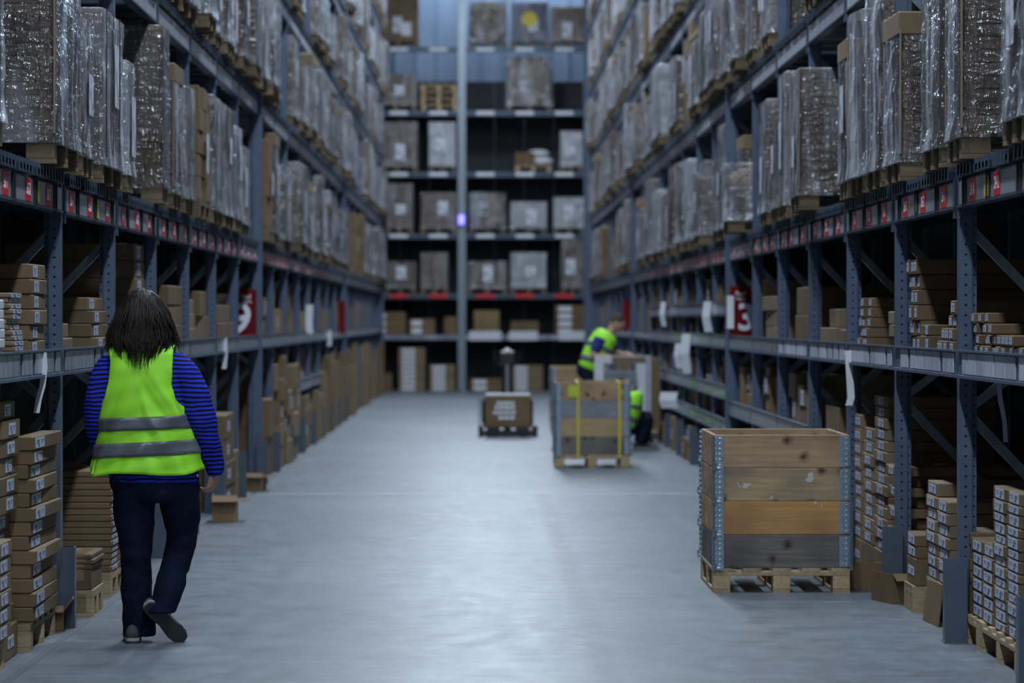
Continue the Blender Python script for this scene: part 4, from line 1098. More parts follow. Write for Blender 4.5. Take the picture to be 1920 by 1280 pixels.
def crate(X, Y, mats, label, near=True, straps=False, rz=0.0):
    W, D, H = 0.8, 1.2, 0.193
    r = empty('timber_crate', (X, Y + D / 2, 0), rz)
    p = empty_part = pallet_parts(r, D, W, near); p.rotation_euler = (0, 0, PI / 2)
    hm = cached('hinge', lambda: hinge_mesh(H))
    for i, mk in enumerate(mats):
        z = 0.146 + i * (H + 0.002)
        t = 0.021
        cm = mk if isinstance(mk, (list, tuple)) else (mk, mk)
        fr = cached(('plf', cm[0]), lambda: MB().chamfer(W - 0.01, t, H, 0.004).mesh('plank', M[cm[0]]))
        sd = cached(('pls', cm[1]), lambda: MB().chamfer(t, D - 2 * t - 0.006, H, 0.004).mesh('plank', M[cm[1]]))
        col = put('collar', fr, r, (0, -D / 2 + t / 2, z))          # the collar: its front plank carries the other three and the hinges
        put('plank', fr, col, (0, D - t, 0)); put('plank', sd, col, (-W / 2 + t / 2 + .004, D / 2 - t / 2, 0)); put('plank', sd, col, (W / 2 - t / 2 - .004, D / 2 - t / 2, 0))
        for (hx, hy, a) in ((-W / 2 + .004, -t / 2 - .001, 0), (W / 2 - .004, -t / 2 - .001, PI / 2), (W / 2 - .004, D - t / 2 + .001, PI), (-W / 2 + .004, D - t / 2 + .001, -PI / 2)):
            put('hinge', hm, col, (hx, hy, 0), (0, 0, a))
    if straps:
        top = 0.146 + len(mats) * 0.195
        for x in (-0.155, 0.29):
            put('strap', cached('ystrap', lambda: MB().box(-0.012, 0.012, -D / 2 - 0.004, -D / 2 - 0.002, 0.12, top + .002).box(-0.012, 0.012, -D / 2 - .004, D / 2 + .004, top, top + 0.002).mesh('strap', M['yellow'])), r, (x, 0, 0))
        put('note', cached('ynote', lambda: MB().box(-0.06, 0.06, -D / 2 - 0.008, -D / 2 - 0.005, -0.06, 0.06).mesh('note', mat('lime_note', (0.55, 0.66, 0.05), 0.6))), r, (-0.2, 0, top - 0.1))
    tag(r, label, 'crate', 'timber collar crates on pallets')
    return r

# ------------------------------------------------------------------ people
M['hivis'] = mat('hi_vis', (0.36, 0.95, 0.03), 0.6, 0, (0.42, 0.98, 0.05), 5, bump=0.1, bscale=14)
M['reflect'] = mat('reflective_tape', (0.13, 0.14, 0.16), 0.45, 0.2, (0.17, 0.18, 0.205), 14, bump=0.06)
M['denim'] = mat('navy_trousers', (0.0035, 0.0065, 0.020), 0.85, 0, (0.0065, 0.0115, 0.034), 7, bump=0.3, bscale=16, spec=0.15)
M['skin'] = mat('skin', (0.46, 0.26, 0.19), 0.5, 0, (0.52, 0.30, 0.22), 10)
M['hair'] = mat('dark_brown_hair', (0.010, 0.007, 0.006), 0.5, 0, (0.018, 0.012, 0.010), 60, (1, 1, .1), spec=0.22)
M['shortfair'] = mat('short_fair_hair', (0.06, 0.038, 0.026), 0.8, 0, (0.08, 0.05, 0.034), 60, spec=0.1)
M['blue'] = mat('blue_polo', (0.012, 0.02, 0.16), 0.8, 0, (0.016, 0.026, 0.2), 9)
M['shoe'] = mat('dark_grey_suede', (0.035, 0.045, 0.045), 0.8, 0, (0.05, 0.06, 0.06), 20, bump=0.2)
M['sole'] = mat('grey_rubber_sole', (0.035, 0.042, 0.044), 0.7, 0, (0.055, 0.064, 0.066), 12)
M['sole_pale'] = mat('pale_midsole', (0.36, 0.36, 0.35), 0.7, spec=0.2)
M['lace'] = mat('pale_lace', (0.4, 0.42, 0.44), 0.7)
def stripe_mat():
    m, nt, out = nodes('blue_black_stripe_knit')
    p = N(nt, 'ShaderNodeBsdfPrincipled', Roughness=0.85); nt.links.new(p.outputs[0], out.inputs[0])
    p.inputs['Specular IOR Level'].default_value = 0.15
    tc = nt.nodes.new('ShaderNodeTexCoord')
    sep = nt.nodes.new('ShaderNodeSeparateXYZ')
    nz = N(nt, 'ShaderNodeTexNoise', Scale=5.0, Detail=2.0); nt.links.new(tc.outputs['Object'], nz.inputs[0])
    nt.links.new(tc.outputs['Object'], sep.inputs[0])
    a = N(nt, 'ShaderNodeMath', operation='MULTIPLY_ADD'); nt.links.new(nz.outputs[0], a.inputs[0]); a.inputs[1].default_value = 0.045; nt.links.new(sep.outputs['Z'], a.inputs[2])
    d = N(nt, 'ShaderNodeMath', operation='DIVIDE'); nt.links.new(a.outputs[0], d.inputs[0]); d.inputs[1].default_value = 0.0215
    fr = N(nt, 'ShaderNodeMath', operation='FRACT'); nt.links.new(d.outputs[0], fr.inputs[0])
    r = ramp(nt, fr.outputs[0], [(0.50, (0.030, 0.045, 0.56)), (0.58, (0.004, 0.005, 0.02))])
    e = r.color_ramp.elements.new(0.96); e.color = (0.004, 0.005, 0.02, 1)
    e = r.color_ramp.elements.new(1.0); e.color = (0.018, 0.028, 0.42, 1)
    nt.links.new(r.outputs[0], p.inputs['Base Color'])
    return m
M['stripe'] = stripe_mat()

def soft(name, mb, m, parent, voxel=0.01, it=4, fold=0.0, fsize=0.12, fac=0.6):
    o = mb.build(name, m, parent)
    r = o.modifiers.new('remesh', 'REMESH'); r.mode = 'VOXEL'; r.voxel_size = voxel; r.use_smooth_shade = True
    if fold:
        tx = bpy.data.textures.new(name + '_folds', 'CLOUDS'); tx.noise_scale = fsize; tx.noise_depth = 2
        d = o.modifiers.new('folds', 'DISPLACE'); d.texture = tx; d.strength = fold; d.mid_level = 0.5; d.texture_coords = 'LOCAL'
    s = o.modifiers.new('smooth', 'SMOOTH'); s.factor = fac; s.iterations = it
    return o
def ell(c, a, b, u=(1, 0, 0), w=(0, 1, 0), n=24, p=1.0):
    c, u, w = Vector(c), Vector(u), Vector(w); out = []
    for i in range(n):
        t = 2 * PI * i / n; cs, sn = math.cos(t), math.sin(t)
        out.append(c + u * (a * math.copysign(abs(cs) ** p, cs)) + w * (b * math.copysign(abs(sn) ** p, sn)))
    return out
def spline(pts, rad, k=5):
    """Catmull-Rom through joints, radii too"""
    P_ = [Vector(p) for p in pts]; out, ro = [], []
    for i in range(len(P_) - 1):
        p0, p1, p2, p3 = P_[max(i - 1, 0)], P_[i], P_[i + 1], P_[min(i + 2, len(P_) - 1)]
        for j in range(k):
            t = j / k
            out.append(0.5 * ((2 * p1) + (p2 - p0) * t + (2 * p0 - 5 * p1 + 4 * p2 - p3) * t * t + (3 * p1 - p0 - 3 * p2 + p3) * t ** 3))
            ro.append(rad[i] + (rad[i + 1] - rad[i]) * t)
    out.append(P_[-1]); ro.append(rad[-1])
    return out, ro
def limb(mb, pts, rad, n=14, k=5):
    p, r = spline(pts, rad, k); mb.tube(p, r, n); return mb
def hand(mb, wrist, dirv, palm_n, thumb_side, curl=0.6, sc=1.0):
    """palm and five bent fingers; dirv points to the fingertips, palm_n out of the palm"""
    d = Vector(dirv).normalized(); pn = Vector(palm_n); pn = (pn - d * pn.dot(d)).normalized(); sd = d.cross(pn).normalized() * thumb_side
    w = Vector(wrist)
    pc = w + d * 0.045 * sc
    Mx = Matrix((sd, d, pn)).transposed()
    mb.ball(pc, (0.040 * sc, 0.052 * sc, 0.017 * sc), 14, 8, 0, Mx)
    mb.tube([w - d * 0.05, w + d * 0.02], [0.027 * sc, 0.026 * sc], 10)
    for i, (off, L) in enumerate(((0.029, 0.070), (0.010, 0.078), (-0.010, 0.072), (-0.028, 0.056))):
        p = w + d * 0.085 * sc + sd * off * sc; pts = [p - d * 0.02 * sc]; a = 0.25
        for q, f in enumerate((0.45, 0.32, 0.25)):
            pts.append(p); a += curl * (0.75 + 0.12 * i)
            p = p + (d * math.cos(a) + pn * math.sin(a)) * L * f * sc
        pts.append(p)
        mb.tube(pts, [0.0095 * sc, 0.0098 * sc, 0.0092 * sc, 0.0085 * sc, 0.0065 * sc], 8)
    p = w + d * 0.03 * sc + sd * 0.030 * sc
    mb.tube([p - sd * .012, p + sd * 0.02 * sc + d * 0.018 * sc + pn * .008, p + sd * 0.026 * sc + d * 0.045 * sc + pn * 0.02 * sc, p + sd * 0.018 * sc + d * 0.066 * sc + pn * 0.03 * sc], [0.013 * sc, 0.0115 * sc, 0.010 * sc, 0.007 * sc], 8)
def shoe(parent, Mx, L=0.285, lace=True):
    """low trainer; Mx places local frame: y forward, z up, origin under the heel on the sole"""
    out = [(0.012, -0.012), (0.024, -0.006), (0.033, 0.008), (0.036, 0.03), (0.036, 0.08), (0.034, 0.12), (0.042, 0.17), (0.047, 0.205), (0.043, 0.245), (0.028, 0.275), (0.0, L)]
    prof = [(x, y) for x, y in out] + [(-x * 0.92, y) for x, y in out[-2::-1]]
    s = MB(); s.prism(prof, 0, 0.015, 0, Mx)
    so = s.build('outsole', M['sole'], parent)
    s = MB(); s.prism([(x * 1.04, (y - .14) * 1.02 + .14) for x, y in prof], 0.014, 0.029, 0, Mx); s.build('midsole', M['sole_pale'], parent)
    u = MB(); rg = []
    for y, w, h in ((-0.008, .016, .06), (0.004, .028, .08), (0.02, .033, .092), (0.07, .034, .090), (0.11, .034, .082), (0.15, .039, .068), (0.19, .043, .056), (0.235, .038, .046), (0.268, .022, .036), (0.28, .006, .03)):
        rg.append([Mx @ Vector((w * math.cos(a), y, 0.024 + (h - 0.024) * max(0, math.sin(a)) ** .7)) for a in [PI * i / 9 for i in range(10)]])
    u.rings(rg); u.build('upper', M['shoe'], parent, smooth=True)
    if lace:
        l = MB()
        for y in (0.115, 0.135, 0.155, 0.175):
            l.tube([Mx @ Vector((-0.022, y, 0.064 - (y - .115) * .35)), Mx @ Vector((0, y + .003, 0.084 - (y - .115) * .42)), Mx @ Vector((0.022, y, 0.064 - (y - .115) * .35))], 0.003, 6)
        l.tube([Mx @ Vector((0, .11, .088)), Mx @ Vector((.02, .1, .1)), Mx @ Vector((.03, .115, .085)), Mx @ Vector((.004, .115, .084))], 0.0028, 6)
        l.build('laces', M['lace'], parent, smooth=True)
def face_features(mb, c, r, fwd, up):
    """nose, brow, lips, chin and ears added to a head ball"""
    c, f, u = Vector(c), Vector(fwd).normalized(), Vector(up).normalized(); sd = f.cross(u)
    mb.ball(c - u * r * 0.15 + f * r * 0.98, (0.012, 0.012, 0.02), 8, 6)
    mb.ball(c - u * r * 0.75 + f * r * 0.75, (0.03, 0.025, 0.025), 8, 6)
    mb.ball(c - u * r * 0.5 + f * r * 0.9, (0.02, 0.012, 0.008), 8, 6)
    mb.ball(c + u * r * 0.22 + f * r * 0.86, (0.05, 0.015, 0.01), 8, 6)
    for k in (-1, 1): mb.ball(c + sd * k * r * 0.86 - u * r * 0.08 - f * .005, (0.012, 0.02, 0.03), 8, 6)

# the woman walking away
YW = 17.72
def wp(x, y, dy=0.0): return Vector(((x - VX) * YW / F, YW + dy, EH - (y - VY) * YW / F))
def woman():
    root = empty('person', (wp(280, 0).x, YW, 0))
    root['label'] = 'long-haired person in a lime hi-vis vest and striped blue top walking away'
    root['category'] = 'person'
    inv = Matrix.Translation((-wp(280, 0).x, -YW, 0))
    class LB(MB):
        def mesh(self, *a, **k):
            self.v = [tuple(inv @ Vector(p)) for p in self.v]; return MB.mesh(self, *a, **k)
    # body (one continuous skin)
    b = LB()
    hc = wp(268, 590, 0.05)
    b.ball(hc, (0.078, 0.098, 0.115), 18, 12)
    face_features(b, hc, 0.1, (0, 1, -0.35), (0, 0.35, 1))
    limb(b, [hc + Vector((0, -0.01, -0.06)), wp(270, 650, -0.01)], [0.055, 0.06])
    b.rings([ell(wp(270, 640), .08, .06), ell(wp(270, 665), .12, .085), ell(wp(272, 740), .16, .12), ell(wp(280, 830), .17, .125), ell(wp(288, 890), .19, .14), ell(wp(289, 935), .17, .13)])
    rw, lw = wp(403, 884, 0.03), wp(203, 872, 0.22)
    limb(b, [wp(325, 690), wp(370, 740, -.03), wp(388, 800, -.04), wp(400, 850, 0), rw], [.04, .045, .042, .036, .028])
    limb(b, [wp(212, 690), wp(187, 740, -.02), wp(183, 800, 0.0), wp(192, 845, .1), lw], [.04, .045, .042, .036, .028])
    hand(b, rw, (-0.28, 0.12, -1.0), (-0.9, 0.55, 0), 1, 0.55, 0.98)
    hand(b, lw, (0.2, 0.6, -0.7), (0.8, 0.2, 0), -1, 0.5, 0.98)
    limb(b, [wp(250, 930), wp(256, 1050, .0), wp(260, 1190, .03)], [.08, .055, .04])
    limb(b, [wp(330, 930), wp(338, 1028, .08), wp(310, 1145, -.10)], [.08, .055, .04])
    soft('body', b, M['skin'], root, 0.006, 2)
    # trousers
    t = LB()
    t.rings([ell(wp(289, 872), .215, .155), ell(wp(289, 900), .222, .165), ell(wp(291, 925), .212, .165), ell(wp(293, 940), .18, .14)])
    def leg(pts):
        rg = [ell(wp(x, y, dy), a, bb) for x, y, dy, a, bb in pts]; t.rings(rg)
    leg([(250, 905, 0, .108, .14), (251, 950, 0, .105, .132), (255, 1000, .0, .088, .115), (255, 1050, .01, .080, .105), (255, 1100, .01, .076, .098), (259, 1150, .02, .077, .1), (261, 1178, .03, .078, .11), (261, 1192, .03, .078, .11)])
    leg([(335, 905, 0, .105, .14), (338, 950, .02, .098, .13), (341, 1000, .05, .078, .11), (335, 1030, .06, .075, .105), (328, 1065, .03, .073, .10), (321, 1097, -.03, .071, .098), (312, 1125, -.08, .070, .10), (306, 1144, -.11, .070, .10)])
    soft('trousers', t, M['denim'], root, 0.009, 3, 0.030, 0.10)
    # striped top
    s = LB()
    s.rings([ell(wp(290, 903), .222, .168, p=.9), ell(wp(288, 870), .228, .17, p=.9), ell(wp(282, 800), .212, .155, p=.9), ell(wp(276, 740), .2, .145), ell(wp(271, 690), .19, .135), ell(wp(270, 660), .165, .11), ell(wp(270, 645), .11, .085), ell(wp(270, 632), .075, .07)])
    limb(s, [wp(322, 676), wp(346, 703, -.01), wp(367, 745, -.03), wp(384, 802, -.04), wp(398, 856, -.0), wp(403, 888, .03)], [.066, .078, .078, .071, .055, .043])
    limb(s, [wp(214, 676), wp(198, 706, -.01), wp(186, 747, -.02), wp(184, 800, .0), wp(192, 845, .1), wp(202, 870, .2)], [.064, .072, .071, .066, .055, .045])
    soft('striped_top', s, M['stripe'], root, 0.009, 4, 0.022, 0.09)
    # hi-vis vest: back and front sheets meeting at the sides below the armholes
    prof = [(638, 270, .17, .035, .95), (648, 269, .18, .085, .80), (662, 268, .192, .125, .74), (690, 268, .198, .152, .70), (720, 268, .204, .160, .69), (745, 270, .210, .165, .74), (765, 273, .216, .168, .86), (780, 276, .222, .170, 1.0), (800, 279, .226, .172, 1.0), (830, 280, .236, .178, 1.0), (860, 280, .252, .188, 1.0), (888, 279, .270, .200, 1.0)]
    def vest_at(y):
        for i in range(len(prof) - 1):
            if prof[i][0] <= y <= prof[i + 1][0]:
                f = (y - prof[i][0]) / (prof[i + 1][0] - prof[i][0]); f = f * f * (3 - 2 * f) if False else f
                return [prof[i][q] + (prof[i + 1][q] - prof[i][q]) * f for q in range(1, 5)]
        return list(prof[-1][1:])
    def vp(ang, y, off=0.0):
        cx, a, bb, _ = vest_at(max(638, min(888, y)))
        t_ = max(0, (y - 640) / 250)
        s1 = math.sin(ang * 9 - y * .055 * (1 if ang > 0 else -1)); s2 = math.sin(ang * 5.3 + y * .03 + 1.3); s3 = math.sin(ang * 15 + y * .02)
        f = (0.011 * math.copysign(abs(s1) ** 1.6, s1) + 0.008 * s2) * min(1, t_ * 2.2) + 0.008 * s3 * max(0, t_ - .55)
        f += 0.004 * math.sin(y * .16 + ang * 4) * t_
        c = wp(cx, y)
        x, yy = math.sin(ang), -math.cos(ang)
        x = math.copysign(abs(x) ** .9, x); yy = math.copysign(abs(yy) ** .9, yy)
        return c + Vector((x * (a + off + f), yy * (bb + off + f), 0))
    def sheet(name, y0f, y1f, off, m, front=False, nv=44, nu=48, thick=0.004):
        q = LB(); rg = []
        for j in range(nv + 1):
            row = []
            for i in range(nu + 1):
                u = -1 + 2 * i / nu
                y = y0f(u) + (y1f(u) - y0f(u)) * j / nv
                w = vest_at(max(638, min(888, y)))[3]
                # edge of the armhole: limit the angle so the edge stays where the strap is
                th = math.asin(min(1, w)) if w < 0.995 else PI / 2
                th = th + (PI / 2 - th) * max(0, (y - 740) / 45) ** 2 if y > 740 and w < .995 else th
                th = min(th, PI / 2)
                a = u * th + (PI if front else 0)
                row.append(vp(a, y, off))
            rg.append(row)
        q.rings(rg, 0, False, False)
        o = q.build(name, m, root, smooth=True)
        so = o.modifiers.new('thickness', 'SOLIDIFY'); so.thickness = thick; so.offset = 1
        return o
    hem = lambda u: 886 - 6 * u + 4 * math.sin(u * 5)
    v = sheet('vest', lambda u: 641 + 6 * abs(u), hem, 0.014, M['hivis'])
    sheet('vest_front', lambda u: 641 + 6 * abs(u), lambda u: 880, 0.014, M['hivis'], True, 30, 30)
    for nm, yl, yr, hh in (('upper', 797, 786, 24), ('lower', 846, 832, 26)):
        sheet('reflective_band', lambda u: (yl + yr) / 2 + (yr - yl) / 2 * u - hh / 2, lambda u: (yl + yr) / 2 + (yr - yl) / 2 * u + hh / 2, 0.021, M['reflect'], False, 4, 48, 0.002)
        sheet('reflective_band', lambda u: (yl + yr) / 2 - hh / 2, lambda u: (yl + yr) / 2 + hh / 2, 0.021, M['reflect'], True, 4, 30, 0.002)
    # loose corner of the vest at the left hip
    q = LB(); q.prism([(-.265 + .02, 0), (-.265 - .015, -.11), (-.20, -.125), (-.18, 0)], -0.003, 0.003, 0, Matrix.Translation(wp(280, 845, -0.06)) @ Matrix.Rotation(PI / 2, 4, 'X'))
    q.build('vest_corner', M['hivis'], root)
    # hair: a cap plus tapering locks
    h = LB(); rg = []
    for y, cx, a, bb, dy in ((541, 266, .012, .014, .03), (544, 266, .045, .05, .03), (551, 266, .072, .085, .03), (565, 267, .098, .118, .03), (585, 268, .118, .132, .025), (608, 269, .135, .135, .015), (630, 269, .148, .13, .0), (645, 268, .135, .12, -.02)):
        rg.append(ell(wp(cx, y, dy), a, bb))
    h.rings(rg)
    soft('hair', h, M['hair'], root, 0.008, 3, 0.02, 0.04)
    rnd = random.Random(3); lk = LB()
    for i in range(420):
        a = rnd.uniform(-PI * .6, PI * .6)             # 0 = towards the camera (her back)
        sgn = math.sin(a); bk = math.cos(a)
        long = rnd.random()
        end = 640 + (54 * long ** .7 if abs(a) < .75 else (20 + 14 * long)) * (1 if rnd.random() < .8 else .6)
        if abs(a) > 1.15: end = rnd.uniform(628, 664)
        spread = rnd.uniform(.86, 1.10); drift = rnd.uniform(-.012, .012); wav = rnd.uniform(0, 6)
        pts = []; rr = []
        for j in range(9):
            f = j / 8; y = 541.5 + (end - 541.5) * f
            yy = min(y, 638)
            wdt = 0.162 * min(1, ((yy - 541) / 97)) ** .52
            if y > 638: wdt *= 1 - (0.0088 * (y - 638) if abs(a) < 1.0 else -.004 * (y - 638))
            dep = 0.145 * min(1, (yy - 541) / 60) ** .55
            back = -max(0, bk) * (0.050 * min(1, max(0, (y - 612) / 45)) + .006)
            p = wp(267, y, .02) + Vector((sgn * wdt * spread + drift * f * 2 + 0.004 * math.sin(wav + f * 7), -bk * dep * 1.04 + back, 0))
            p += Vector((rnd.uniform(-.004, .004), rnd.uniform(-.004, .004), 0)) * (1 + f)
            pts.append(p); rr.append((0.0068 if j < 5 else 0.0052) * (1 - .95 * max(0, f - .5) / .5))
        p_, r_ = spline(pts, rr, 2)
        lk.tube(p_, r_, 5)
    lk.build('hair_locks', M['hair'], root, smooth=True, kind='stuff')
    # shoes
    base = wp(252, 1205, -0.10); base.z = 0.0
    A = inv @ Matrix.Translation(base) @ Matrix.Rotation(math.radians(6), 4, 'Z')
    shoe(root, A)
    # right shoe: heel lifted, sole turned to the camera, toe on the floor
    toe = Vector((wp(343, 0).x, YW - 0.02, 0.012)); heel = Vector((wp(290, 0).x, YW - 0.145, 0.17))
    f = (toe - heel).normalized()
    upv = Vector((-0.15, 0.93, 0.35)); upv = (upv - f * upv.dot(f)).normalized()
    rt = f.cross(upv)
    Mx = Matrix.Translation(toe - f * 0.27) @ Matrix((rt, f, upv)).transposed().to_4x4()
    shoe(root, inv @ Mx)
    q = LB(); q.tube([wp(376, 888, -.17), wp(376, 888, -.174)], .006, 10); q.build('rivet', M['zinc'], root)
woman()

def worker(name_label, J, hair=True, voxel=0.012, sleeves='short'):
    """J: joints in world space. torso bends along pelvis-chest-neck; sd is the shoulder line"""
    pel, che, nek, hed = (Vector(J[k]) for k in ('pelvis', 'chest', 'neck', 'head'))
    root = empty('person', (pel.x, pel.y, 0)); root['label'] = name_label; root['category'] = 'person'
    inv = Matrix.Translation((-pel.x, -pel.y, 0))
    class LB(MB):
        def mesh(self, *a, **k):
            self.v = [tuple(inv @ Vector(p)) for p in self.v]; return MB.mesh(self, *a, **k)
    sd = Vector(J['side']).normalized()
    def tors(mb, infl, rows, lo=0.0, hi=1.0):
        path, _ = spline([pel, che, nek], [0, 0, 0], 8); rg = []
        for i in range(rows + 1):
            f = lo + (hi - lo) * i / rows; x = f * (len(path) - 1); j = min(int(x), len(path) - 2)
            p = path[j].lerp(path[j + 1], x - j); t = (path[j + 1] - path[j]).normalized(); dp = t.cross(sd).normalized()
            a = 0.17 + 0.05 * math.sin(PI * min(1, f * 1.15)) - (0.10 * max(0, f - .85) / .15); bb = 0.125 + 0.02 * math.sin(PI * f) - 0.05 * max(0, f - .85) / .15
            rg.append(ell(p, a + infl, bb + infl, sd, dp, 26, .9))
        mb.rings(rg); return rg
    b = LB()
    up = (hed - nek).normalized(); fw = Vector(J['look']).normalized(); fw = (fw - up * fw.dot(up)).normalized()
    b.ball(hed, (0.082, 0.1, 0.12), 18, 12, 0, Matrix((fw.cross(up), fw, up)).transposed())
    face_features(b, hed, 0.1, fw, up)
    limb(b, [nek - up * .05, hed - up * .05], [.062, .056])
    tors(b, -0.02, 10)
    for k in ('r', 'l'):
        limb(b, J['arm_' + k], [.06, .045, .03]); 
        w = Vector(J['arm_' + k][2]); e = Vector(J['arm_' + k][1]); hand(b, w, w - e, J.get('palm', (0, 0, -1)), 1 if k == 'r' else -1, .45)
        limb(b, J['leg_' + k], [.08, .055, .04])
    soft('body', b, M['skin'], root, max(.007, voxel * .7), 2)
    t = LB(); t.ball(pel, (.17, .17, .14), 16, 10)
    for k in ('r', 'l'): limb(t, J['leg_' + k], [.105, .085, .075])
    soft('trousers', t, M['denim'], root, voxel, 3, .02)
    s = LB(); tors(s, 0.0, 10)
    for k in ('r', 'l'):
        A_ = [Vector(p) for p in J['arm_' + k]]
        limb(s, [A_[0], A_[0].lerp(A_[1], .85)], [.085, .07])
    soft('polo_shirt', s, M['blue'], root, voxel, 3, .012)
    v = LB(); tors(v, 0.022, 14, 0.0, .93); v.build('vest', M['hivis'], root, smooth=True)
    for lo in (.16, .42):
        q = LB(); tors(q, 0.026, 2, lo, lo + .10); q.build('reflective_band', M['reflect'], root, smooth=True)
    if hair:
        h = LB(); h.ball(hed + up * .018 - fw * .012, (0.086, 0.1, 0.112), 16, 10, 0, Matrix((fw.cross(up), fw, up)).transposed())
        o = soft('hair', h, M['shortfair'], root, .01, 1)
    for k in ('r', 'l'):
        a_ = Vector(J['leg_' + k][2]); ft = Vector(J.get('toes', fw)); ft.z = 0; ft.normalize()
        Mx = Matrix.Translation(Vector((a_.x, a_.y, 0)) - ft * .07) @ Matrix((ft.cross(Vector((0, 0, 1))), ft, Vector((0, 0, 1)))).transposed().to_4x4()
        shoe(root, inv @ Mx, lace=False)
    return root
YM = 47.6
def mp(x, y, dy=0.0): return Vector(((x - VX) * YM / F, YM + dy, EH - (y - VY) * YM / F))
worker('worker in lime hi-vis vest and blue shirt leaning over a white-framed cart', dict(
    pelvis=mp(1104, 694), chest=mp(1124, 650), neck=mp(1143, 624), head=mp(1158, 606), side=(0.25, -1, 0), look=(0.85, -0.25, -0.6),
    arm_r=[mp(1124, 634, -.2), mp(1112, 664, -.26), mp(1140, 668, -.32)], arm_l=[mp(1146, 636, .17), mp(1158, 662, .0), mp(1178, 664, -.32)],
    leg_r=[mp(1103, 700, -.09), mp(1110, 758, -.09), mp(1102, 812, -.08)], leg_l=[mp(1103, 700, .09), mp(1112, 758, .11), mp(1106, 812, .1)], toes=(1, -.1, 0), palm=(0, -.3, -1)))
YC = 43.6
def cp(X, z, dy=0.0): return Vector((X, YC + dy, z))
worker('crouching worker in lime vest and dark trousers half hidden behind a crate', dict(
    pelvis=cp(1.72, 0.30), chest=cp(1.80, 0.56), neck=cp(1.80, 0.73), head=cp(1.73, 0.79, .1), side=(0.1, -1, 0), look=(0.7, 0.2, -0.7),
    arm_r=[cp(1.80, .64, .05), cp(1.90, .44, .12), cp(2.0, .36, .2)], arm_l=[cp(1.82, .66, .17), cp(1.92, .45, .22), cp(2.02, .36, .25)],
    leg_r=[cp(1.76, .24, -.05), cp(2.00, .36, .02), cp(1.92, .09, 0)], leg_l=[cp(1.76, .24, .1), cp(2.02, .40, .17), cp(1.97, .09, .16)], toes=(1, 0, 0)))

crate(1.753, 20.86, ['wood_d', 'wood_c', ['wood_b', 'wood_a'], 'wood_a'], 'weathered four-collar timber crate standing on the open floor at right')
crate(1.19, 38.3, ['wood_d', 'wood_y', 'wood_e', 'wood_a'], 'blurred timber crate with yellow straps in front of the two workers', True, True)
crate(1.39, 50.3, ['wood_a', 'wood_d', 'wood_e', 'wood_y'], 'far timber crate half hidden behind the yellow-strapped one', False)

# ------------------------------------------------------------------ pallet truck with a carton
def truck():
    r = empty('pallet_truck', (0.36, 48.6, 0))
    for x in (-0.2, 0.2):
        f = MB().box(x - 0.09, x + 0.09, 0, 1.2, 0.075, 0.125).build('fork', M['plastic'], r)
        MB().tube([(x - 0.06, 0.12, 0.045), (x + 0.06, 0.12, 0.045)], 0.045, 14).build('load_wheel', M['rubber'], f, smooth=False)
    for x in (-0.37, 0.37):
        MB().box(x - 0.035, x + 0.035, 0.0, 1.35, 0.07, 0.15).build('outrigger', M['plastic'], r)
        MB().tube([(x - 0.03, 0.1, 0.07), (x + 0.03, 0.1, 0.07)], 0.07, 16).build('wheel', M['rubber'], r)
    MB().box(-0.4, 0.4, 0.02, 0.06, 0.02, 0.09).build('front_bar', M['plastic'], r)
    MB().chamfer(0.72, 0.4, 0.42, 0.04, 0, None, (0, 1.45, 0.08)).build('motor_housing', M['plastic'], r)
    MB().tube([(-0.05, 1.45, 0.12), (0.05, 1.45, 0.12)], 0.11, 16).build('drive_wheel', M['rubber'], r)
    MB().tube([(0, 1.5, 0.45), (0, 1.62, 0.95)], [0.09, 0.07], 10).build('tiller', M['plastic'], r)
    h = MB().chamfer(0.26, 0.14, 0.24, 0.04, 0, None, (0, 1.64, 0.93)).build('control_head', M['plastic'], r)
    MB().ball((0.0, 1.56, 1.15), 0.045, 12, 8).build('button', M['paper'], h, smooth=True)
    for x in (-0.16, 0.16): MB().tube([(x, 1.64, 0.96), (x * 1.15, 1.64, 1.14)], 0.018, 8).build('grip', M['rubber'], h)
    MB().box(-0.40, -0.375, 0.02, 0.05, 0.15, 0.62).build('side_post', M['galv'], r)
    tag(r, 'black pallet truck standing in the middle of the far aisle', 'pallet truck')
truck()
o = put('carton', carton_mesh(0.62, 0.62, 0.43, 'card'), None, (0.36, 49.0, 0.127))
b = MB(); rr = random.Random(4)
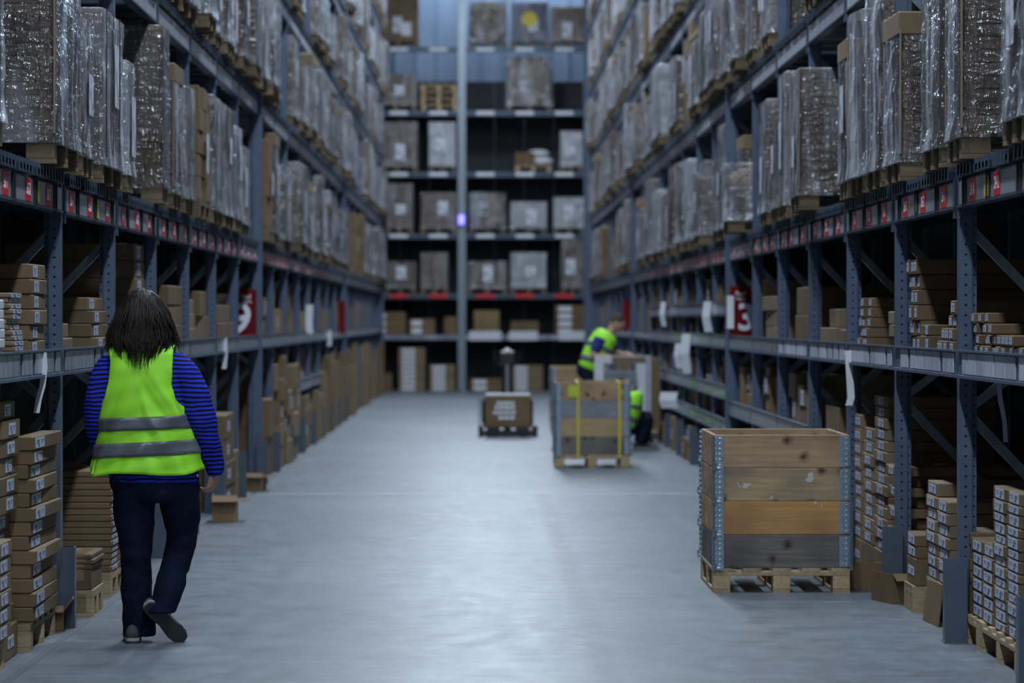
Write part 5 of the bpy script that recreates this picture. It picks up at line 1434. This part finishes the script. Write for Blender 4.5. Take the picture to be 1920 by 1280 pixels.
for i, (x0, x1, z) in enumerate(((-0.15, 0.09, 0.33), (-0.18, 0.06, 0.27), (-0.20, 0.10, 0.20), (-0.13, 0.08, 0.13))):
    x = x0
    while x < x1:
        w = rr.uniform(.03, .07); b.box(x, x + w, -0.313, -0.311, z - .022, z + .022); x += w + .012
b.build('white_print', M['white'], o, kind='stuff')
MB().box(-0.3, 0.3, -0.29, 0.29, 0.43, 0.45).build('white_lid', M['whitebox'], o)
tag(o, 'brown carton with white print riding on the black pallet truck', 'carton')

# ------------------------------------------------------------------ white-framed cart beside the workers
def cart():
    r = empty('picking_cart', (1.875, 46.0, 0))
    W2, D2 = 0.40, 0.6
    MB().box(-W2, W2, 0, D2, 0.13, 0.18).build('base', M['pallet'], r)
    for x in (-W2 + .08, W2 - .08):
        for y in (0.08, D2 - .08): MB().tube([(x - .02, y, .06), (x + .02, y, .06)], .06, 12).build('wheel', M['rubber'], r)
        for y in (0.08, D2 - .08): MB().box(x - .03, x + .03, y - .03, y + .03, .06, .13).build('fork', M['galv'], r)
    for x in (-W2 + .045, 0.19): MB().box(x - 0.05, x + 0.05, 0.0, 0.05, 0.18, 1.03).build('post', M['whitebox'], r)
    for x in (-W2 + .045, 0.19): MB().box(x - 0.05, x + 0.05, D2 - .05, D2, 0.18, 1.03).build('post', M['whitebox'], r)
    MB().box(-W2, 0.24, 0.0, 0.05, 1.03, 1.12).build('rail', M['whitebox'], r)
    MB().box(-W2 + .2, 0.24, -.004, 0.0, 1.035, 1.115).build('rail_facing', M['card_pale'], r)
    MB().box(-W2, 0.24, D2 - .05, D2, 1.03, 1.12).build('rail', M['whitebox'], r)
    MB().box(-W2 + .1, 0.14, 0.08, D2 - .08, 0.7, 0.72).build('shelf', M['plastic'], r)
    MB().box(-W2 + .1, 0.13, 0.1, D2 - .1, 0.725, 0.92).build('bundle', M['galv'], r)
    MB().box(0.25, 0.31, 0.02, D2, 0.18, 1.12).build('grey_panel', M['paper_grey'], r)
    MB().box(0.315, 0.42, 0.0, D2, 0.18, 1.10).build('card_panel', M['card'], r)
    tag(r, 'white-framed cart with tall brown cardboard panels beside the leaning worker', 'cart')
cart()
